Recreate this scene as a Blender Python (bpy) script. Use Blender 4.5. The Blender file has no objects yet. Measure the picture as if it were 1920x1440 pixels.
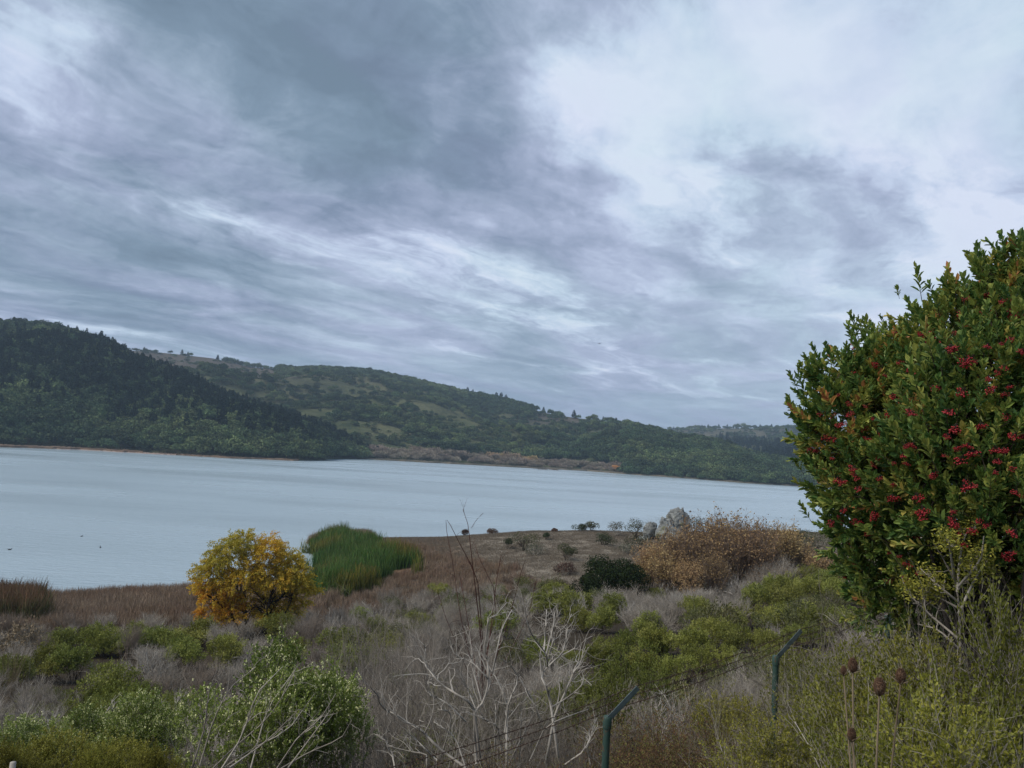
import bpy, math
import numpy as np
from mathutils import Matrix, Vector
sc = bpy.context.scene
COL = sc.collection
R_ = np.random.default_rng(7)

# ------------------------------------------------------------------ camera
F = 1390.0                       # focal length in pixels of the 1920 wide photograph
CAM = np.array([0.0, 0.0, 22.0])
HAZE = 0.00013
PITCH, ROLL = math.radians(4.68), math.radians(3.5)
cam_data = bpy.data.cameras.new("camera"); cam = bpy.data.objects.new("camera", cam_data)
COL.objects.link(cam)
cam_data.sensor_width = 36.0; cam_data.lens = 36.0 * F / 1920.0
cam_data.clip_start = 0.05; cam_data.clip_end = 20000
RM = Matrix.Rotation(math.pi / 2 + PITCH, 4, 'X') @ Matrix.Rotation(ROLL, 4, 'Z')
cam.matrix_world = Matrix.Translation(Vector(CAM)) @ RM
sc.camera = cam
RN = np.array(RM.to_3x3())

def ray(px, py):
    d = np.stack([(np.asarray(px, float) - 960) / F, -(np.asarray(py, float) - 720) / F, -np.ones(np.shape(px))], -1)
    return d @ RN.T
def at(px, py, dist):
    """point on the sight line through a photo pixel at a horizontal distance"""
    d = ray(px, py)
    return CAM + d / np.linalg.norm(d[..., :2], axis=-1)[..., None] * np.asarray(dist, float)[..., None]
def proj(P):
    q = (np.asarray(P, float) - CAM) @ RN
    z = np.maximum(-q[..., 2], 1e-3)
    return 960 + F * q[..., 0] / z, 720 - F * q[..., 1] / z

# ------------------------------------------------------------------ view, sun
sc.view_settings.view_transform = 'Standard'; sc.view_settings.look = 'None'
sc.view_settings.exposure = 1.0; sc.view_settings.gamma = 1.0; sc.view_settings.use_curve_mapping = False
sc.render.engine = 'CYCLES'
sc.cycles.max_bounces = 6; sc.cycles.diffuse_bounces = 3; sc.cycles.glossy_bounces = 2
sc.cycles.transmission_bounces = 3; sc.cycles.transparent_max_bounces = 8; sc.cycles.volume_bounces = 1
sc.cycles.use_denoising = True
sc.cycles.caustics_reflective = False; sc.cycles.caustics_refractive = False
SUN_EL, SUN_AZ = math.radians(48), math.radians(-118)        # azimuth from +Y towards +X
sun_d = bpy.data.lights.new("sun", 'SUN'); sun = bpy.data.objects.new("sun", sun_d); COL.objects.link(sun)
sun_d.energy = 1.5; sun_d.angle = math.radians(35); sun_d.color = (1.0, 0.93, 0.82)
sv = Vector((math.sin(SUN_AZ) * math.cos(SUN_EL), math.cos(SUN_AZ) * math.cos(SUN_EL), math.sin(SUN_EL)))
sun.rotation_euler = sv.to_track_quat('Z', 'Y').to_euler(); sun.location = (0, 0, 60)

# ------------------------------------------------------------------ node helper
class NT:
    def __init__(s, tree): s.t = tree; s.n = tree.nodes; s.l = tree.links
    def add(s, typ, **kw):
        n = s.n.new(typ)
        for k, v in kw.items(): setattr(n, k, v)
        return n
    def put(s, sock, v):
        if isinstance(v, bpy.types.NodeSocket): s.l.new(v, sock)
        elif v is not None:
            if isinstance(v, (tuple, list)) and len(v) == 3 and sock.type == 'RGBA': v = (*v, 1)
            sock.default_value = v
    def math(s, op, a, b=None, c=None, clamp=False):
        n = s.add('ShaderNodeMath', operation=op, use_clamp=clamp)
        for i, v in enumerate((a, b, c)):
            if v is not None: s.put(n.inputs[i], v)
        return n.outputs[0]
    def vec(s, op, a, b=None, scale=None):
        n = s.add('ShaderNodeVectorMath', operation=op)
        s.put(n.inputs[0], a)
        if b is not None: s.put(n.inputs[1], b)
        if scale is not None: s.put(n.inputs['Scale'], scale)
        return n.outputs['Value'] if op in ('LENGTH', 'DISTANCE', 'DOT_PRODUCT') else n.outputs[0]
    def mix(s, f, a, b, mode='MIX'):
        n = s.add('ShaderNodeMix', data_type='RGBA', blend_type=mode, clamp_factor=True)
        s.put(n.inputs[0], f); s.put(n.inputs[6], a); s.put(n.inputs[7], b)
        return n.outputs[2]
    def noise(s, vec, scale, detail=4, rough=0.5, dist=0.0, color=False):
        n = s.add('ShaderNodeTexNoise', noise_dimensions='3D')
        if vec is not None: s.put(n.inputs['Vector'], vec)
        n.inputs['Scale'].default_value = scale; n.inputs['Detail'].default_value = detail
        n.inputs['Roughness'].default_value = rough; n.inputs['Distortion'].default_value = dist
        return n.outputs['Color' if color else 'Fac']
    def ramp(s, f, stops, interp='LINEAR'):
        n = s.add('ShaderNodeValToRGB'); cr = n.color_ramp; cr.interpolation = interp
        while len(cr.elements) < len(stops): cr.elements.new(0.5)
        for e, (p, c) in zip(cr.elements, stops):
            e.position = p; e.color = (*c, 1) if len(c) == 3 else c
        s.put(n.inputs[0], f); return n.outputs[0]
    def maprange(s, v, a, b, c=0.0, d=1.0, smooth=False):
        n = s.add('ShaderNodeMapRange', interpolation_type='SMOOTHSTEP' if smooth else 'LINEAR')
        for i, x in enumerate((v, a, b, c, d)): s.put(n.inputs[i], x)
        return n.outputs[0]

def srgb(r, g, b):
    f = lambda c: (c / 255) / 12.92 if c <= 10 else ((c / 255 + 0.055) / 1.055) ** 2.4
    return (f(r), f(g), f(b))

# ------------------------------------------------------------------ sky: Nishita seen between layers of cloud
world = bpy.data.worlds.new("World"); sc.world = world; world.use_nodes = True
w = NT(world.node_tree); w.n.clear()
tc = w.add('ShaderNodeTexCoord').outputs['Generated']
sky = w.add('ShaderNodeTexSky', sky_type='NISHITA'); sky.sun_disc = False
sky.sun_elevation = SUN_EL; sky.sun_rotation = SUN_AZ
sep = w.add('ShaderNodeSeparateXYZ'); w.put(sep.inputs[0], tc)
dx, dy, dz = sep.outputs
zz = w.math('ADD', w.math('MAXIMUM', dz, 0.0), 0.075)
plx, ply = w.math('DIVIDE', dx, zz), w.math('DIVIDE', dy, zz)
ang = math.radians(-33)                       # the cloud rows run towards the right of the lake
ca, sa = math.cos(ang), math.sin(ang)
u = w.math('ADD', w.math('MULTIPLY', plx, ca), w.math('MULTIPLY', ply, sa))
v = w.math('ADD', w.math('MULTIPLY', plx, -sa), w.math('MULTIPLY', ply, ca))
def comb(x, y, z=0.0):
    n = w.add('ShaderNodeCombineXYZ'); w.put(n.inputs[0], x); w.put(n.inputs[1], y); w.put(n.inputs[2], z); return n.outputs[0]
plane_pt = comb(u, v, 3.1)
streak_pt = comb(u, w.math('MULTIPLY', v, 0.42), 1.7)
wob = w.vec('SUBTRACT', w.noise(plane_pt, 0.9, 5, 0.55, color=True), (0.5, 0.5, 0.5))
warp = w.vec('ADD', streak_pt, w.vec('SCALE', wob, scale=0.75))
n_big = w.maprange(w.noise(warp, 0.9, 7, 0.60), 0.34, 0.66, 0.22, 0.78, True)
n_str = w.noise(warp, 2.6, 8, 0.62)
n_fine = w.noise(w.vec('ADD', plane_pt, w.vec('SCALE', wob, scale=1.2)), 2.6, 8, 0.62)
n_wisp = w.noise(w.vec('ADD', tc, w.vec('SCALE', wob, scale=0.10)), 7.0, 9, 0.66, 0.5)
# broad cloud masses, each a soft region of the sky around a direction
dirw = w.vec('ADD', tc, w.vec('SCALE', w.vec('SUBTRACT', w.noise(tc, 5.0, 6, 0.6, color=True), (0.5, 0.5, 0.5)), scale=0.40))
MASSES = [  # px, py, radius(px), amount
    (640, 230, 330, -0.30), (380, 60, 230, -0.16), (1000, 60, 260, -0.22), (760, 420, 170, -0.20), (960, 300, 110, -0.10), (240, 600, 160, -0.05),
    (150, 480, 260, -0.13), (1500, 200, 360, 0.50), (1850, 150, 380, 0.34), (1300, 330, 160, 0.28), (1180, 170, 90, 0.22),
    (1200, 330, 60, 0.12), (800, 200, 85, 0.36), (940, 160, 45, 0.22), (20, 30, 110, 0.60), (150, 130, 80, 0.22), (320, 250, 70, 0.14), (90, 310, 130, 0.08),
    (800, 500, 120, 0.24), (980, 540, 120, 0.22), (640, 470, 80, 0.16), (120, 570, 120, 0.12), (1290, 430, 120, -0.22),
    (1560, 330, 100, -0.30), (1670, 400, 90, -0.28), (1410, 330, 60, -0.16), (1450, 400, 110, -0.22), (1085, 240, 62, -0.22), (1100, 170, 50, -0.2),
    (1250, 620, 300, 0.02), (1100, 720, 250, -0.03), (1750, 640, 260, 0.05), (560, 620, 120, 0.06), (1850, 430, 130, -0.06),
]
acc = None
for (mx, my, mr, ma) in MASSES:
    c = ray(mx, my); c = c / np.linalg.norm(c)
    rr = mr / F
    d2 = w.math('POWER', w.math('DIVIDE', w.vec('DISTANCE', dirw, tuple(float(q) for q in c)), rr), 2.0)
    g = w.math('MULTIPLY', w.math('EXPONENT', w.math('MULTIPLY', d2, -1.0)), ma * (0.56 if ma < 0 else 0.66))
    acc = g if acc is None else w.math('ADD', acc, g)
def cent(n, k): return w.math('MULTIPLY', w.math('SUBTRACT', n, 0.5), k)
veil = w.maprange(acc, 0.22, 0.45, 1.0, 0.45, True)     # where the high bright veil is bare, less texture
tex = w.math('ADD', w.math('ADD', cent(n_big, 0.62), cent(n_str, 0.92)), w.math('ADD', cent(n_fine, 0.60), cent(n_wisp, 0.62)))
veil = w.math('MULTIPLY', veil, w.maprange(w.math('ADD', dz, w.math('MULTIPLY', dx, -0.18)), 0.02, 0.28, 0.45, 1.12, True))
rift_n = w.noise(w.vec('ADD', comb(u, w.math('MULTIPLY', v, 0.30), 7.7), w.vec('SCALE', wob, scale=0.55)), 1.5, 8, 0.62)
rift = w.math('MULTIPLY', w.maprange(rift_n, 0.54, 0.74, smooth=True), w.math('MULTIPLY', w.maprange(dz, 0.46, 0.26, smooth=True), w.maprange(dz, 0.03, 0.12, smooth=True)))
lum = w.math('ADD', w.math('ADD', w.math('ADD', 0.495, w.math('MULTIPLY', rift, 0.50)), w.math('MULTIPLY', tex, veil)), acc)
cloud = w.ramp(w.math('MULTIPLY', lum, 1.0, clamp=True), [
    (0.0, srgb(114, 134, 154)), (0.22, srgb(127, 148, 169)), (0.42, srgb(150, 169, 190)), (0.60, srgb(171, 189, 210)),
    (0.80, srgb(196, 216, 234)), (1.0, srgb(219, 235, 247))])
hue = w.noise(warp, 1.7, 3, 0.5)
cloud = w.mix(w.maprange(hue, 0.40, 0.62), cloud, w.mix(1.0, cloud, (1.04, 0.965, 1.03), 'MULTIPLY'))
cloud10 = w.vec('SCALE', cloud, scale=10.0)               # the Background below runs at 0.1
low = w.maprange(dz, -0.02, 0.0)
cloud10 = w.mix(low, (0.9, 1.0, 1.1), cloud10)
bare = w.math('MULTIPLY', w.maprange(lum, 0.75, 1.3), 0.10)
mixed = w.mix(bare, cloud10, sky.outputs[0])
bg = w.add('ShaderNodeBackground'); w.put(bg.inputs[0], mixed); bg.inputs[1].default_value = 0.1 / 2 ** 1.0
w.l.new(bg.outputs[0], w.add('ShaderNodeOutputWorld').inputs[0])
world.cycles.sampling_method = 'MANUAL'; world.cycles.sample_map_resolution = 512

# ------------------------------------------------------------------ object helpers
def link(o): COL.objects.link(o); return o
def tag(o, label=None, cat=None, group=None, kind=None):
    if label: o['label'] = label
    if cat: o['category'] = cat
    if group: o['group'] = group
    if kind: o['kind'] = kind
    return o
def empty(name, loc=(0, 0, 0), rz=0.0, s=1.0):
    o = bpy.data.objects.new(name, None); o.empty_display_size = 0.3
    o.location = loc; o.rotation_euler = (0, 0, rz); o.scale = (s, s, s); return link(o)
def obj(name, mesh, parent=None, loc=(0, 0, 0), rot=(0, 0, 0), s=1.0):
    o = bpy.data.objects.new(name, mesh); link(o)
    o.location = loc; o.rotation_euler = rot; o.scale = (s, s, s) if np.isscalar(s) else s
    if parent is not None: o.parent = parent
    return o

class MB:
    """collects quads (a triangle repeats no corner) with a material slot and a shade value per corner"""
    def __init__(s): s.v = []; s.f = []; s.m = []; s.a = []; s.n = 0; s.sm = []
    def add(s, v, f, m=0, a=0.5, smooth=False):
        v = np.asarray(v, float).reshape(-1, 3); f = np.asarray(f, int).reshape(-1, 4)
        s.v.append(v); s.f.append(f + s.n); s.n += len(v)
        s.m.append(np.full(len(f), m)); s.sm.append(np.full(len(f), smooth))
        s.a.append(np.broadcast_to(np.asarray(a, float), (len(v),)).copy())
    def mesh(s, name, mats):
        me = bpy.data.meshes.new(name)
        v = np.concatenate(s.v); f = np.concatenate(s.f); n = len(f)
        me.vertices.add(len(v)); me.vertices.foreach_set('co', v.astype(np.float32).ravel())
        me.loops.add(n * 4); me.loops.foreach_set('vertex_index', f.astype(np.int32).ravel())
        me.polygons.add(n); me.polygons.foreach_set('loop_start', np.arange(0, n * 4, 4, dtype=np.int32))
        try: me.polygons.foreach_set('loop_total', np.full(n, 4, np.int32))
        except Exception: pass
        me.polygons.foreach_set('material_index', np.concatenate(s.m).astype(np.int32))
        me.polygons.foreach_set('use_smooth', np.concatenate(s.sm))
        for m in (mats if isinstance(mats, (list, tuple)) else [mats]): me.materials.append(m)
        at_ = me.attributes.new('shade', 'FLOAT', 'POINT'); at_.data.foreach_set('value', np.concatenate(s.a).astype(np.float32))
        me.update(calc_edges=True); return me

def nrm(a): return a / np.maximum(np.linalg.norm(a, axis=-1, keepdims=True), 1e-9)
def perp(d, rng):
    r = rng.normal(size=d.shape); return nrm(r - (r * d).sum(-1, keepdims=True) * d)

def grow(start, d, length, r0, k=5, wander=0.25, up=0.0, taper=0.25, rng=R_, sag=0.0):
    """wandering polylines: start (n,3), directions (n,3), lengths (n), radii (n)"""
    start = np.atleast_2d(start).astype(float); n = len(start); d = nrm(np.broadcast_to(d, (n, 3)).astype(float).copy())
    length = np.broadcast_to(length, (n,)).astype(float); r0 = np.broadcast_to(r0, (n,)).astype(float)
    P = [start]; p = start.copy()
    for i in range(k):
        d = d + rng.normal(size=(n, 3)) * wander; d[:, 2] += up - sag * i / k; d = nrm(d)
        p = p + d * (length / k)[:, None]; P.append(p)
    P = np.stack(P, 1); t = np.linspace(0, 1, k + 1)
    return P, r0[:, None] * (1 - t * (1 - taper))[None]
def sprout(P, Rr, m, t0=0.25, t1=1.0, angle=(0.4, 0.9), lf=(0.4, 0.7), rf=0.6, rng=R_, up=0.0, end=False):
    """starts, directions, lengths, radii of m side shoots on each polyline"""
    n, k, _ = P.shape
    t = rng.uniform(t0, t1, (n, m))
    if end: t[:, 0] = 0.999
    x = t * (k - 1); i = np.minimum(x.astype(int), k - 2); fr = (x - i)[..., None]
    A = np.take_along_axis(P, i[..., None].repeat(3, -1), 1); B = np.take_along_axis(P, (i + 1)[..., None].repeat(3, -1), 1)
    s = (A * (1 - fr) + B * fr).reshape(-1, 3); tg = nrm((B - A).reshape(-1, 3))
    an = rng.uniform(*angle, len(s))[:, None]
    d = nrm(tg * np.cos(an) + perp(tg, rng) * np.sin(an) + np.array([0, 0, up]))
    L = np.linalg.norm(np.diff(P, axis=1), axis=-1).sum(1)[:, None].repeat(m, 1)
    L = (L * rng.uniform(*lf, L.shape) * (1.15 - 0.5 * t)).ravel()
    rr = np.take_along_axis(Rr, i, 1).ravel() * rf
    return s, d, L, rr
def tubes(mb, P, Rr, sides=3, m=0, a=None, rng=R_):
    n, k, _ = P.shape
    T = np.gradient(P, axis=1); T = nrm(T)
    n0 = perp(T[:, 0], rng)[:, None, :]; N = nrm(n0 - (n0 * T).sum(-1, keepdims=True) * T); B = np.cross(T, N)
    th = np.arange(sides) / sides * 2 * math.pi
    V = P[:, :, None] + Rr[:, :, None, None] * (np.cos(th)[:, None] * N[:, :, None] + np.sin(th)[:, None] * B[:, :, None])
    idx = np.arange(n * k * sides).reshape(n, k, sides)
    q = np.stack([idx[:, :-1], np.roll(idx, -1, 2)[:, :-1], np.roll(idx, -1, 2)[:, 1:], idx[:, 1:]], -1).reshape(-1, 4)
    if a is None: a = rng.uniform(0, 1, n)
    a = np.broadcast_to(a, (n,))
    mb.add(V, q, m, np.repeat(a, k * sides), smooth=True)
def leaves(mb, p, d, L, W, m=0, a=None, rng=R_, nrm_hint=None, six=False, fold=0.15):
    n = len(p); d = nrm(d); L = np.broadcast_to(L, (n,))[:, None]; W = np.broadcast_to(W, (n,))[:, None]
    if nrm_hint is None: side = perp(d, rng)
    else:
        side = np.cross(d, nrm_hint + rng.normal(size=(n, 3)) * 0.35); side = nrm(side)
    up = np.cross(side, d)
    if a is None: a = rng.uniform(0, 1, n)
    if six:
        V = np.stack([p, p + d * L * .35 + side * W * .5 + up * W * fold, p + d * L * .75 + side * W * .36 + up * W * fold, p + d * L - up * L * .06,
                      p + d * L * .75 - side * W * .36 + up * W * fold, p + d * L * .35 - side * W * .5 + up * W * fold], 1)
        b = np.arange(n)[:, None] * 6
        q = np.concatenate([b + np.array([[0, 1, 2, 3]]), b + np.array([[0, 3, 4, 5]])])
        mb.add(V, q, m, np.repeat(a, 6))
    else:
        V = np.stack([p, p + d * L * .5 + side * W * .5 + up * W * fold, p + d * L, p + d * L * .5 - side * W * .5 + up * W * fold], 1)
        q = np.arange(n)[:, None] * 4 + np.array([[0, 1, 2, 3]])
        mb.add(V, q, m, np.repeat(a, 4))
def rand_dirs(n, rng=R_, zmin=-1.0):
    z = rng.uniform(zmin, 1, n); t = rng.uniform(0, 2 * math.pi, n); r = np.sqrt(1 - z * z)
    return np.stack([r * np.cos(t), r * np.sin(t), z], -1)

# value noise on the plane
_perm = np.random.default_rng(3).uniform(0, 1, (256, 256))
def vnoise(x, y):
    x = np.asarray(x, float); y = np.asarray(y, float)
    i = np.floor(x).astype(int); j = np.floor(y).astype(int); fx = x - i; fy = y - j
    fx = fx * fx * (3 - 2 * fx); fy = fy * fy * (3 - 2 * fy)
    g = lambda a, b: _perm[a % 256, b % 256]
    return (g(i, j) * (1 - fx) + g(i + 1, j) * fx) * (1 - fy) + (g(i, j + 1) * (1 - fx) + g(i + 1, j + 1) * fx) * fy
def fbm(x, y, o=4):
    s = 0; a = 0.5; tot = 0
    for k in range(o): s = s + a * vnoise(x * 2 ** k + 17 * k, y * 2 ** k + 31 * k); tot += a; a *= 0.5
    return s / tot

# ------------------------------------------------------------------ materials
def new_mat(name):
    m = bpy.data.materials.new(name); m.use_nodes = True; t = NT(m.node_tree); t.n.clear()
    o = t.add('ShaderNodeOutputMaterial'); return m, t, o
def leaf_mat(name, stops, trans=0.25, rough=0.55, hue_obj=0.0, patch=None, spec=0.25, objscale=0.25, gain=1.25):
    """leaf colour by the leaf's own shade value; plants differ a little from each other"""
    m, t, o = new_mat(name)
    s = t.add('ShaderNodeAttribute', attribute_name='shade').outputs['Fac']
    oi = t.add('ShaderNodeObjectInfo')
    col = t.ramp(s, stops)
    if patch:      # plants of one stand differ with where they grow
        pn = t.noise(oi.outputs['Location'], patch[0], 3, 0.5)
        col = t.mix(t.maprange(pn, patch[2], patch[3]), col, t.mix(1.0, col, patch[1], 'MULTIPLY'))
    hsv = t.add('ShaderNodeHueSaturation')
    t.put(hsv.inputs['Color'], col)
    t.put(hsv.inputs['Value'], t.maprange(oi.outputs['Random'], 0, 1, (1 - objscale) * gain, (1 + objscale) * gain))
    if hue_obj:
        r2 = t.math('FRACT', t.math('MULTIPLY', oi.outputs['Random'], 13.7))
        t.put(hsv.inputs['Hue'], t.maprange(r2, 0, 1, 0.5 - hue_obj, 0.5 + hue_obj))
    b = t.add('ShaderNodeBsdfPrincipled'); t.put(b.inputs['Base Color'], hsv.outputs[0])
    b.inputs['Roughness'].default_value = rough; b.inputs['Specular IOR Level'].default_value = spec
    if trans > 0:
        tr = t.add('ShaderNodeBsdfTranslucent'); t.put(tr.inputs[0], hsv.outputs[0])
        mx = t.add('ShaderNodeMixShader'); mx.inputs[0].default_value = trans
        t.l.new(b.outputs[0], mx.inputs[1]); t.l.new(tr.outputs[0], mx.inputs[2]); t.l.new(mx.outputs[0], o.inputs[0])
    else: t.l.new(b.outputs[0], o.inputs[0])
    return m
def bark_mat(name, c1, c2, rough=0.9, scale=30.0, objscale=0.15):
    m, t, o = new_mat(name)
    tc_ = t.add('ShaderNodeTexCoord').outputs['Object']
    s = t.add('ShaderNodeAttribute', attribute_name='shade').outputs['Fac']
    n = t.noise(tc_, scale, 4, 0.6)
    col = t.mix(t.math('ADD', t.math('MULTIPLY', s, 0.6), t.math('MULTIPLY', t.math('SUBTRACT', n, 0.3), 0.8)), c1, c2)
    hsv = t.add('ShaderNodeHueSaturation'); t.put(hsv.inputs['Color'], col)
    t.put(hsv.inputs['Value'], t.maprange(t.add('ShaderNodeObjectInfo').outputs['Random'], 0, 1, 1 - objscale, 1 + objscale))
    b = t.add('ShaderNodeBsdfPrincipled'); t.put(b.inputs['Base Color'], hsv.outputs[0])
    b.inputs['Roughness'].default_value = rough; b.inputs['Specular IOR Level'].default_value = 0.15
    t.l.new(b.outputs[0], o.inputs[0]); return m
def plain_mat(name, c, rough=0.6, metal=0.0, var=None, scale=20.0, bump=0.0):
    m, t, o = new_mat(name)
    b = t.add('ShaderNodeBsdfPrincipled'); tc_ = t.add('ShaderNodeTexCoord').outputs['Object']
    if var: t.put(b.inputs['Base Color'], t.mix(t.maprange(t.noise(tc_, scale, 5, 0.6), 0.35, 0.65), c, var))
    else: t.put(b.inputs['Base Color'], c)
    b.inputs['Roughness'].default_value = rough; b.inputs['Metallic'].default_value = metal
    if bump:
        bn = t.add('ShaderNodeBump'); bn.inputs['Strength'].default_value = bump; t.put(bn.inputs['Height'], t.noise(tc_, scale * 2, 6, 0.65)); t.l.new(bn.outputs[0], b.inputs['Normal'])
    t.l.new(b.outputs[0], o.inputs[0]); return m

def scatter(name, pts, scales, rotz, pick, sources, label=None, tilt=None):
    """one object of uncounted plants: points that carry real plant meshes through geometry nodes"""
    me = bpy.data.meshes.new(name); me.vertices.add(len(pts)); me.vertices.foreach_set('co', np.asarray(pts, np.float32).ravel())
    sc_ = np.asarray(scales, float)
    if sc_.ndim == 1: sc_ = np.stack([sc_] * 3, -1)
    for nm, dat in (('sx', sc_[:, 0]), ('sz', sc_[:, 2]), ('rz', rotz)):
        me.attributes.new(nm, 'FLOAT', 'POINT').data.foreach_set('value', np.asarray(dat, np.float32))
    me.attributes.new('pick', 'INT', 'POINT').data.foreach_set('value', np.asarray(pick, np.int32))
    o = link(bpy.data.objects.new(name, me)); tag(o, label, None, None, 'stuff')
    ng = bpy.data.node_groups.new(name, 'GeometryNodeTree')
    ng.interface.new_socket('Geometry', in_out='INPUT', socket_type='NodeSocketGeometry')
    ng.interface.new_socket('Geometry', in_out='OUTPUT', socket_type='NodeSocketGeometry')
    t = NT(ng); gi = t.add('NodeGroupInput'); go = t.add('NodeGroupOutput')
    jn = t.add('GeometryNodeJoinGeometry')
    for s in sources:
        oi = t.add('GeometryNodeObjectInfo', transform_space='ORIGINAL'); oi.inputs['Object'].default_value = s
        gg = t.add('GeometryNodeGeometryToInstance'); t.l.new(oi.outputs['Geometry'], gg.inputs[0])
        t.l.new(gg.outputs[0], jn.inputs[0])
    iop = t.add('GeometryNodeInstanceOnPoints'); iop.inputs['Pick Instance'].default_value = True
    t.l.new(gi.outputs[0], iop.inputs['Points']); t.l.new(jn.outputs[0], iop.inputs['Instance'])
    def at_(nm, ty='FLOAT'):
        a = t.add('GeometryNodeInputNamedAttribute', data_type=ty); a.inputs['Name'].default_value = nm
        return a.outputs[0]
    t.l.new(at_('pick', 'INT'), iop.inputs['Instance Index'])
    c = t.add('ShaderNodeCombineXYZ'); t.l.new(at_('rz'), c.inputs[2])
    e = t.add('FunctionNodeEulerToRotation'); t.l.new(c.outputs[0], e.inputs[0]); t.l.new(e.outputs[0], iop.inputs['Rotation'])
    c2 = t.add('ShaderNodeCombineXYZ'); a = at_('sx'); t.l.new(a, c2.inputs[0]); t.l.new(a, c2.inputs[1]); t.l.new(at_('sz'), c2.inputs[2])
    t.l.new(c2.outputs[0], iop.inputs['Scale'])
    t.l.new(iop.outputs[0], go.inputs[0])
    md = o.modifiers.new('plants', 'NODES'); md.node_group = ng
    return o
# ------------------------------------------------------------------ near land: a smooth surface through surveyed heights
SURVEY = np.array([
    (0, -60, 21.5), (-60, -60, 21), (60, -60, 23), (0, -10, 20.6), (-20, -10, 20.4), (20, -10, 21), (0, 0, 20.35), (-6, 0, 20.2), (6, 0, 20.6),
    (0.7, 5.6, 18.4), (2.6, 7.3, 18.5), (-5, 6, 18.3), (7, 7, 19.4), (-3, 9, 17.5), (4, 10, 17.7), (9, 12, 18.2), (-9, 10, 17.2),
    (-10, 20, 13.0), (0, 20, 14.0), (10, 20, 15.2), (25, 25, 16.5), (-25, 22, 11.5),
    (-18, 32, 8.4), (-6, 34, 9.2), (3, 34, 10.6), (14, 36, 12.2), (30, 40, 14), (-40, 32, 7.6),
    (-26, 48, 5.0), (-10, 50, 6.2), (3, 50, 9.2), (16, 52, 10.2), (30, 55, 11.2), (50, 60, 13), (-55, 50, 3.6),
    (-30, 65, 2.0), (-15, 66, 3.6), (0, 68, 6.3), (10, 70, 7.0), (24, 70, 8.2), (42, 75, 10.2), (70, 75, 13), (-60, 65, 1.6),
    (-27, 76, 1.3), (-15, 82, 1.7), (-2, 85, 3.6), (10, 88, 4.6), (22, 92, 5.4), (40, 95, 8.2), (70, 100, 11),
    (-57, 82, 0.4), (-62, 92, -0.8), (-42, 92, 0.5), (-42, 103, -0.6), (-30, 97, 0.6), (-29, 106, 0.1), (-38, 112, -0.8), (-37, 130, -0.6), (-42, 148, -0.7),
    (-25, 112, 0.5), (-12, 105, 2.4), (0, 108, 4.3), (12, 110, 5.0), (28, 115, 5.6), (50, 120, 7.5), (80, 125, 9),
    (-28, 130, 0.5), (-34, 150, 0.4), (-15, 128, 2.1), (-5, 140, 3.7), (6, 150, 5.0), (20, 152, 5.6), (36, 152, 6.2), (55, 155, 7.5), (85, 155, 9), (16, 130, 5.2), (30, 135, 5.6),
    (-28, 160, 0.5), (-16, 162, 0.9), (-5, 172, 0.6), (10, 180, 0.7), (30, 182, 1.0), (60, 185, 2), (100, 190, 3),
    (-40, 172, -1.5), (-20, 178, -1.2), (0, 188, -1.4), (20, 196, -1.5), (50, 205, -1.5), (100, 215, -1.5),
    (-80, 100, -2), (-60, 130, -3), (-60, 180, -4), (0, 215, -4), (60, 230, -4), (120, 240, -4), (-100, 90, -1.5), (-100, 60, 2.5), (-120, 110, -4),
    (120, 100, 12), (120, 150, 9), (130, 40, 18), (-120, 30, 8), (-120, -30, 18), (130, -40, 24), (-80, 0, 19), (80, 0, 22), (-45, 14, 14.5), (50, 20, 18.5),
], float)
def _k(r): return np.sqrt(r * r + 4.0)
_d = np.linalg.norm(SURVEY[:, None, :2] - SURVEY[None, :, :2], axis=-1)
_A = np.zeros((len(SURVEY) + 1, len(SURVEY) + 1)); _A[:-1, :-1] = _k(_d) - np.eye(len(SURVEY)) * 0.3; _A[:-1, -1] = 1; _A[-1, :-1] = 1
_W = np.linalg.solve(_A, np.append(SURVEY[:, 2], 0))
def ground(x, y):
    x = np.asarray(x, float); y = np.asarray(y, float); sh = x.shape; x = x.ravel(); y = y.ravel(); out = np.empty(len(x))
    for i in range(0, len(x), 20000):
        r = np.hypot(x[i:i + 20000, None] - SURVEY[None, :, 0], y[i:i + 20000, None] - SURVEY[None, :, 1])
        out[i:i + 20000] = _k(r) @ _W[:-1] + _W[-1]
    out += (fbm(x / 6, y / 6, 3) - 0.5) * 0.5 * np.clip(np.abs(out) / 2, 0.15, 1)
    return out.reshape(sh)
def gsingle(x, y): return float(ground(np.array([x]), np.array([y]))[0])
def ground_hit(px, py):
    """where the sight line meets the land"""
    d = ray(px, py); d = d / np.linalg.norm(d[:2]); t = np.linspace(1, 230, 900); P = CAM + d * t[:, None]
    h = P[:, 2] - ground(P[:, 0], P[:, 1]); i = np.argmax(h < 0)
    return P[i]

def grid_mesh(name, X, Y, Z, mat, smooth=True):
    ny, nx = X.shape; mb = MB(); idx = np.arange(nx * ny).reshape(ny, nx)
    q = np.stack([idx[:-1, :-1], idx[:-1, 1:], idx[1:, 1:], idx[1:, :-1]], -1).reshape(-1, 4)
    mb.add(np.stack([X, Y, Z], -1), q, 0, 0.5, smooth); return mb.mesh(name, mat)

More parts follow.
